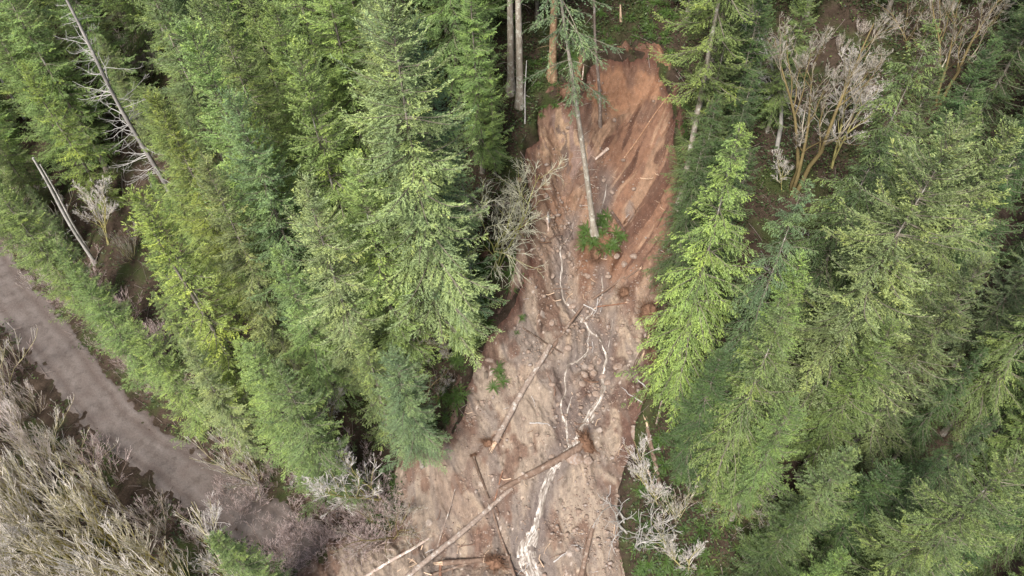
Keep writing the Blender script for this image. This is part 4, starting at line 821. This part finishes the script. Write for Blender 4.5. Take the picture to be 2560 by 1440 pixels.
for k, (a, kw) in enumerate([
 ((1463, 757, 1370, 885, 9, 15, "slim dark upper length of the long log below the stream fork"), dict(tint=BR)),
 ((1376, 866, 1238, 1108, 19, 25, "thick pale grey log lying diagonally in the middle of the slide"), dict(tint=GR, split=.9, stubs=3)),
 ((1300, 814, 1412, 884, 8, 6, "thin dark pole crossing the upper end of the thick pale grey log"), dict(tint=DK)),
 ((1466, 1108, 1250, 1226, 28, 20, "brown log with an upturned root plate lying across the stream"), dict(tint=BR, roots=.95, stubs=2)),
 ((1280, 1218, 1000, 1456, 17, 22, "long grey lichen covered log reaching the bottom edge"), dict(tint=GR, stubs=12)),
 ((1072, 1344, 905, 1446, 9, 13, "slender white log at the bottom edge left of the long grey log"), dict(tint=(2.0, 2.0, 2.0), stubs=6)),
 ((1183, 1140, 1222, 1248, 13, 8, "dark upright looking pole with a knotted root end above the long grey log"), dict(tint=DK, roots=.22)),
 ((1226, 1258, 1290, 1452, 8, 13, "dark brown pole running down to the bottom edge left of the stream"), dict(tint=BR)),
 ((1138, 1222, 1094, 1368, 4, 7, "thin grey stick leaning over the long grey log's lower part"), dict(tint=GR)),
 ((1257, 1178, 1234, 1262, 5, 7, "short thin reddish stick above the middle of the long grey log"), dict(tint=RD)),
 ((1275, 1394, 1108, 1410, 16, 20, "short log with a bright splintered end at the bottom edge"), dict(tint=BR, split=.9, seed=31)),
 ((1190, 1402, 1075, 1436, 9, 12, "thinner log tucked below the short splintered log"), dict(tint=BR)),
 ((1102, 1412, 1100, 1460, 10, 12, "stump like pole end standing below the bright splintered end"), dict(tint=RD)),
 ((1484, 1312, 1450, 1452, 16, 20, "smooth mud coated log right of the stream at the bottom edge"), dict(tint=BR, split=.2, splitend=0)),
 ((1650, 1225, 1618, 1066, 20, 16, "splintered log with bright torn wood along the slide's lower right edge"), dict(tint=BR, split=1.1)),
 ((1612, 1150, 1632, 1212, 6, 10, "long torn splinter lying beside the splintered log"), dict(mat=M_split, split=.5)),
 ((1626, 822, 1582, 925, 11, 8, "dark log at the slide's right edge under the pale pointed hemlock"), dict(tint=DK, roots=.5)),
 ((1622, 838, 1607, 892, 6, 6, "pale torn splinter against the dark log at the right edge"), dict(mat=M_split, split=.6)),
 ((1480, 748, 1562, 690, 9, 7, "brown log pointing up and right from the stream fork"), dict(tint=BR)),
 ((1488, 768, 1566, 757, 6, 5, "short reddish torn branch right of the stream fork"), dict(tint=RD, split=.3)),
 ((1367, 546, 1371, 580, 9, 8, "short white stick standing on the left mud shelf"), dict(tint=(2.6, 2.5, 2.4))),
 ((1459, 160, 1455, 200, 6, 5, "thin white stick at the upper left rim of the head scarp"), dict(tint=(2.4, 2.3, 2.2))),
 ((1276, 516, 1172, 534, 9, 7, "grey log lying level behind the bare mossy alder"), dict(tint=GR, stubs=4, lift=.4)),
 ((1262, 656, 1208, 742, 6, 5, "thin pale log lying among ferns on the left bank"), dict(tint=GR)),
 ((1520, 372, 1488, 400, 13, 8, "pale grey twisted root at the top of the trickle"), dict(tint=(1.9, 1.85, 1.8), stubs=3)),
 ((1528, 530, 1562, 580, 14, 11, "dark buried log behind the fern mound"), dict(tint=(.4, .33, .3))),
 ((1570, 905, 1590, 985, 3, 4, "thin dark stick at the slide's right edge below the dark log"), dict(tint=DK)),
 ((1690, 215, 1560, 395, 4, 6, "thin pale root strung down the head scarp's right wall"), dict(tint=(1.3, .95, .7))),
 ((1655, 1000, 1640, 1060, 7, 6, "short pale log in the reddish brush right of the slide"), dict(tint=GR)),
 ((1560, 700, 1600, 672, 5, 7, "short broken brown pole below the right wall"), dict(tint=BR, split=.4))]):
    kw.setdefault("seed", k); logobj(*a, **kw)
def rootwad(u, v, R, label, seed, sink=.2):
    p = hits(u, v); e = empty("root_wad", p + np.array([0, 0, R * (1 - sink) * .6])); mb = MB(); d = unit(np.array([.3 * math.sin(seed), -.9, .5])); P = np.array([[0, 0, 0.], -d * R * .7, -d * R * 1.3]); tubes(mb, P[None], np.array([[R * .22, R * .18, R * .17]]), 9)
    t = link("stump", mb.mesh("stump", [M_logbark]), e); t.color = (.8, .6, .5, 1); root_plate(e, np.zeros(3), d, R, seed); USED[label] = 1; tag(e, label, "root wad", "torn out root wads")
rootwad(1622, 790, .95, "dark tangle of torn roots at the slide's right edge by the hemlock", 41)
rootwad(1220, 1112, .45, "small reddish root wad at the foot of the thick pale grey log", 42)
rootwad(1238, 1412, .75, "dark red root wad at the bottom edge beside the stream's foot", 43)
rootwad(1415, 238, .6, "dark reddish root mass hanging on the upper left rim", 44)
rootwad(1492, 640, .6, "orange brown root mat hanging below the fern mound", 46, .6)
rootwad(1560, 735, .5, "dark root tangle right of the stream fork", 47, .5)
rootwad(1640, 890, .6, "brown root tangle under the hemlock boughs at the slide's right edge", 48)
rootwad(1215, 640, .4, "small brown root wad half buried on the left bank", 45)
P_STK = []
for i in range(4):
    rg = np.random.default_rng(1700 + i); q = np.linspace(-.5, .5, 7); P = np.stack([q, .06 * np.sin(q * 5 + i) + .02 * rg.normal(size=7), .05 * np.cos(q * 4 + i)], 1)[None]; mb = MB(); R_ = (.022 * (1.15 - .8 * (q + .5)))[None]; tubes(mb, P, R_, 5)
    K, R2 = grow(rg, P, R_, 3, .2, .3, .4, .9, 0, 4, .1); tubes(mb, K, R2, 4); P_STK.append(mb.mesh("broken_branch", [(M_logbark, M_dead, M_root, M_split)[i]]))
k = 0
for (u, v) in zip(RNG.uniform(1010, 1690, 900), RNG.uniform(420, 1440, 900)):
    p = hits(u, v)
    if sdf(p[0], p[1]) < .3 or k >= 130 or RNG.random() > (.9 if u > 1570 or v > 1330 or 690 < v < 790 else .22): continue
    k += 1; L = RNG.uniform(.5, 2.2); o = link("broken_branch", P_STK[int(RNG.integers(4))]); o.location = p + np.array([0, 0, .03]); o.scale = (L, L, L); o.rotation_euler = (RNG.uniform(-.3, .3), RNG.uniform(-.3, .3), RNG.uniform(0, 6.28)); o.color = (.9, .7, .6, 1)
    tag(o, autolabel(("long " if L > 1.6 else "short ") + {0: "brown", 1: "grey", 2: "dark", 3: "pale torn"}[P_STK.index(o.data)] + " broken branch", u, v), "branch", "broken branches strewn on the slide")
# ------------------------------------------------------------------ boulders and gravel
def rock_mb(mb, c, r, rg, nu=9, nv=6, flat=.75):
    U_ = np.linspace(0, 2 * math.pi, nu, endpoint=False); V_ = np.linspace(.05, math.pi - .05, nv); uu, vv = np.meshgrid(U_, V_); k = rg.uniform(0, 50)
    d = np.stack([np.cos(uu) * np.sin(vv), np.sin(uu) * np.sin(vv), np.cos(vv) * flat], -1); w_ = 1 + .3 * fbm(d[..., 0] * 1.4 + k, d[..., 1] * 1.4 + d[..., 2] * 2 + k, 7, 2)
    p = np.asarray(c) + d * w_[..., None] * r * np.array([rg.uniform(.8, 1.3), rg.uniform(.75, 1.1), 1]); idx = np.arange(nu * nv).reshape(nv, nu); nx = np.roll(idx, -1, 1)
    mb.add(p, np.stack([idx[:-1], idx[1:], nx[1:], nx[:-1]], -1).reshape(-1, 4), 0, rg.random())
P_ROCK = []
for i in range(5):
    mb = MB(); rock_mb(mb, (0, 0, 0), 1, np.random.default_rng(60 + i), 16, 10, .72); P_ROCK.append(mb.mesh("boulder", [M_rock]))
BOUL = [(1485, 932, 13), (1462, 935, 10), (1545, 918, 12), (1478, 917, 8), (1437, 954, 7), (1225, 1005, 9), (1592, 1080, 17), (1472, 1152, 10), (1440, 1146, 20), (1432, 765, 11), (1498, 905, 9), (1520, 955, 9), (1455, 958, 8), (1508, 940, 8), (1445, 985, 7), (1530, 895, 8),
 (1420, 868, 9), (1380, 805, 8), (1225, 900, 9), (1300, 700, 8), (1540, 860, 9), (1575, 880, 8), (1490, 985, 8), (1380, 960, 7), (1395, 1010, 7), (1345, 1035, 6), (1310, 1045, 6), (1240, 1080, 6), (1225, 1115, 8), (1345, 910, 7), (1560, 660, 10), (1585, 640, 9), (1540, 640, 8), (1410, 640, 8), (1430, 660, 7), (1470, 690, 8), (1520, 690, 8), (1380, 690, 7), (1545, 820, 7), (1380, 1140, 7), (1510, 1185, 5), (1535, 1048, 6), (1365, 490, 6), (1530, 480, 7), (1510, 450, 7), (1470, 460, 6)]
for k, (u, v, r) in enumerate(BOUL):
    p = hits(u, v); R_ = r * np.linalg.norm(p - CC) / FPX; o = link("boulder", P_ROCK[k % 5]); o.location = p + np.array([0, 0, -R_ * .12]); o.scale = (R_, R_ * RNG.uniform(.8, 1.1), R_ * RNG.uniform(.8, 1.05)); o.rotation_euler = (RNG.uniform(-.3, .3), RNG.uniform(-.3, .3), RNG.uniform(0, 6.28))
    tag(o, autolabel("large tan boulder" if r > 11 else "rounded brown boulder" if r > 7 else "small brown boulder", u, v), "boulder", "boulders strewn down the slide")
mb = MB(); rg = np.random.default_rng(99); nst = 0
for _ in range(26000):
    u, v = rg.uniform(1000, 1720), rg.uniform(120, 1440); dens = .18 + .6 * math.exp(-((u - 1470) / 90)**2) * (v > 380) + .3 * math.exp(-((v - 780) / 90)**2)
    if v < 560 and u > 1545: dens *= .15
    elif v < 420: dens *= .5
    dens *= 1.6 * sstep(-.25, .35, fbm(u / 45, v / 60, 151, 3))
    if rg.random() > dens or nst > 3500: continue
    d = ray(u, v); p = CC + d * ((CAMH - 0) / -d[2]); p = hit(u, v); 
    if sdf(p[0], p[1]) < .25: continue
    r = .045 * rg.lognormal(0, .6); z = tz(p[0], p[1]); rock_mb(mb, (p[0], p[1], z + r * .25), min(r, .22), rg, 6, 4); nst += 1
tag(link("gravel", mb.mesh("gravel", [M_rock])), "loose stones and gravel strewn over the bare slide", "gravel", None, "stuff")
# ------------------------------------------------------------------ ferns and undergrowth
def inp(u, v, poly): return bool(inpoly(np.array([u]), np.array([v]), poly)[0])
FZ = [(52, [(1230, 560), (1316, 640), (1262, 755), (1212, 830), (1148, 1040), (1092, 1105), (1050, 1080), (1130, 900), (1190, 700)], "left bank", (.6, 1.1)),
 (16, [(900, 1190), (1000, 1170), (995, 1280), (930, 1290)], "lower left corner of the slide", (.8, 1.2)),
 (19, [(1455, 590), (1500, 520), (1560, 555), (1560, 600), (1500, 640), (1455, 630)], "fern mound", (.75, 1.15)),
 (6, [(1225, 900), (1262, 900), (1262, 985), (1228, 985)], "fern patch in the slide", (.5, .9)),
 (2, [(1290, 790), (1315, 790), (1315, 860), (1290, 860)], "fern patch in the slide", (.4, .6)),
 (30, [(1320, 130), (1460, 120), (1440, 230), (1330, 320), (1300, 260)], "rim above the slide", (.5, .9)),
 (34, [(1470, 0), (1680, 0), (1700, 180), (1640, 110), (1500, 110)], "rim above the slide", (.5, .9)),
 (22, [(1690, 250), (1760, 260), (1730, 500), (1710, 540), (1710, 350)], "right rim of the slide", (.45, .8)),
 (62, [(1590, 1110), (1700, 1060), (1900, 1250), (1940, 1440), (1580, 1440)], "dark clearing right of the slide", (.6, 1.1))]
for cntf, poly, zone, (s0, s1) in FZ:
    us = [p[0] for p in poly]; vs_ = [p[1] for p in poly]; k = 0; tries = 0
    while k < cntf and tries < 4000:
        tries += 1; u, v = RNG.uniform(min(us), max(us)), RNG.uniform(min(vs_), max(vs_))
        if not inp(u, v, poly): continue
        p = hits(u, v); s = RNG.uniform(s0, s1); o = link("sword_fern", P_FERN[k % 3]); o.location = p; o.scale = (s, s, s * RNG.uniform(.8, 1.1)); k += 1
        n_ = np.array([TN(p[0] + .3, p[1]) - TN(p[0] - .3, p[1]), TN(p[0], p[1] + .3) - TN(p[0], p[1] - .3)]) / .6 * .5; q = Vector((0, 0, 1)).rotation_difference(Vector((-n_[0], -n_[1], 1)).normalized()) @ Matrix.Rotation(RNG.uniform(0, 6.28), 3, 'Z').to_quaternion(); o.rotation_mode = 'QUATERNION'; o.rotation_quaternion = q
        tag(o, autolabel(f"{'large ' if s > .95 else 'small ' if s < .6 else ''}green sword fern", u, v), "fern", "sword ferns on the " + zone)
rg = np.random.default_rng(123); N_ = 60000; x = rg.uniform(-62, 56, N_); y = rg.uniform(14, 78, N_); sdv = sdf(x, y); ft = foot(x, y); pr = proj(np.stack([x, y, T0(x, y)], -1))
w_ = .16 + .8 * np.exp(-np.maximum(-sdv, 0) / 4.5) + .7 * ((pr[:, 0] > 1560) & (pr[:, 1] > 1050) & (pr[:, 0] < 1960)); w_ += .8 * ((pr[:, 0] > 1850) & (pr[:, 1] < 520)) + .5 * ((pr[:, 0] > 1250) & (pr[:, 0] < 1720) & (pr[:, 1] < 260)); w_ *= (fbm(x / 2.5, y / 2.5, 131, 2) > -.25) * .8 + .2; ok = (sdv < -.1) & (np.abs(ft) > 1.7 + .5 * rg.random(N_)) & (rg.random(N_) < w_) & (pr[:, 0] > -60) & (pr[:, 0] < 2620) & (pr[:, 1] < 1520)
x, y = x[ok], y[ok]; n = len(x); m = 9; hgt_ = rg.uniform(.15, .75, n); cx = np.repeat(x, m) + rg.normal(0, .28, n * m); cy = np.repeat(y, m) + rg.normal(0, .28, n * m); cz = TN(cx, cy) + np.repeat(hgt_, m) * rg.random(n * m)
D = rots(rg, (n * m,)); D[:, 2] *= .45; ton = np.clip(np.repeat(np.clip(.45 + .22 * rg.normal(size=n), 0, 1), m) + .15 * rg.normal(size=n * m), 0, 1); mb = MB(); sprigs(mb, rg, np.stack([cx, cy, cz], -1), D, rg.uniform(.12, .28, n * m), rg.uniform(.03, .07, n * m), ton)
tag(link("undergrowth", mb.mesh("undergrowth", [M_leaf], False)), "low leafy evergreen undergrowth covering the forest floor round the slide", "undergrowth", None, "stuff"); print("leaves", n * m)
rg = np.random.default_rng(321); mb = MB(); n = 3600; x = rg.uniform(-58, 40, n); y = rg.uniform(10, 70, n); sdv = sdf(x, y); ft = foot(x, y)
ok = (sdv < .5) & (np.abs(ft) > 1.5) & (rg.random(n) < np.where(np.abs(ft) < 3, .9, .6)); x, y = x[ok], y[ok]; n = len(x); a = rg.uniform(0, 6.28, n); L = rg.uniform(.4, 2.0, n); q = np.linspace(-.5, .5, 4)[None]; px_ = x[:, None] + np.cos(a)[:, None] * L[:, None] * q; py_ = y[:, None] + np.sin(a)[:, None] * L[:, None] * q
K = np.stack([px_, py_, TN(px_, py_) + .06 + .25 * rg.random((n, 1)) * (q + .5)], -1); tubes(mb, K, rg.uniform(.008, .026, n)[:, None] * np.ones((1, 4)), 3, 0, .9, False)
tag(link("forest_litter", mb.mesh("forest_litter", [M_litter])), "fallen twigs and sticks littering the forest floor", "twig litter", None, "stuff")
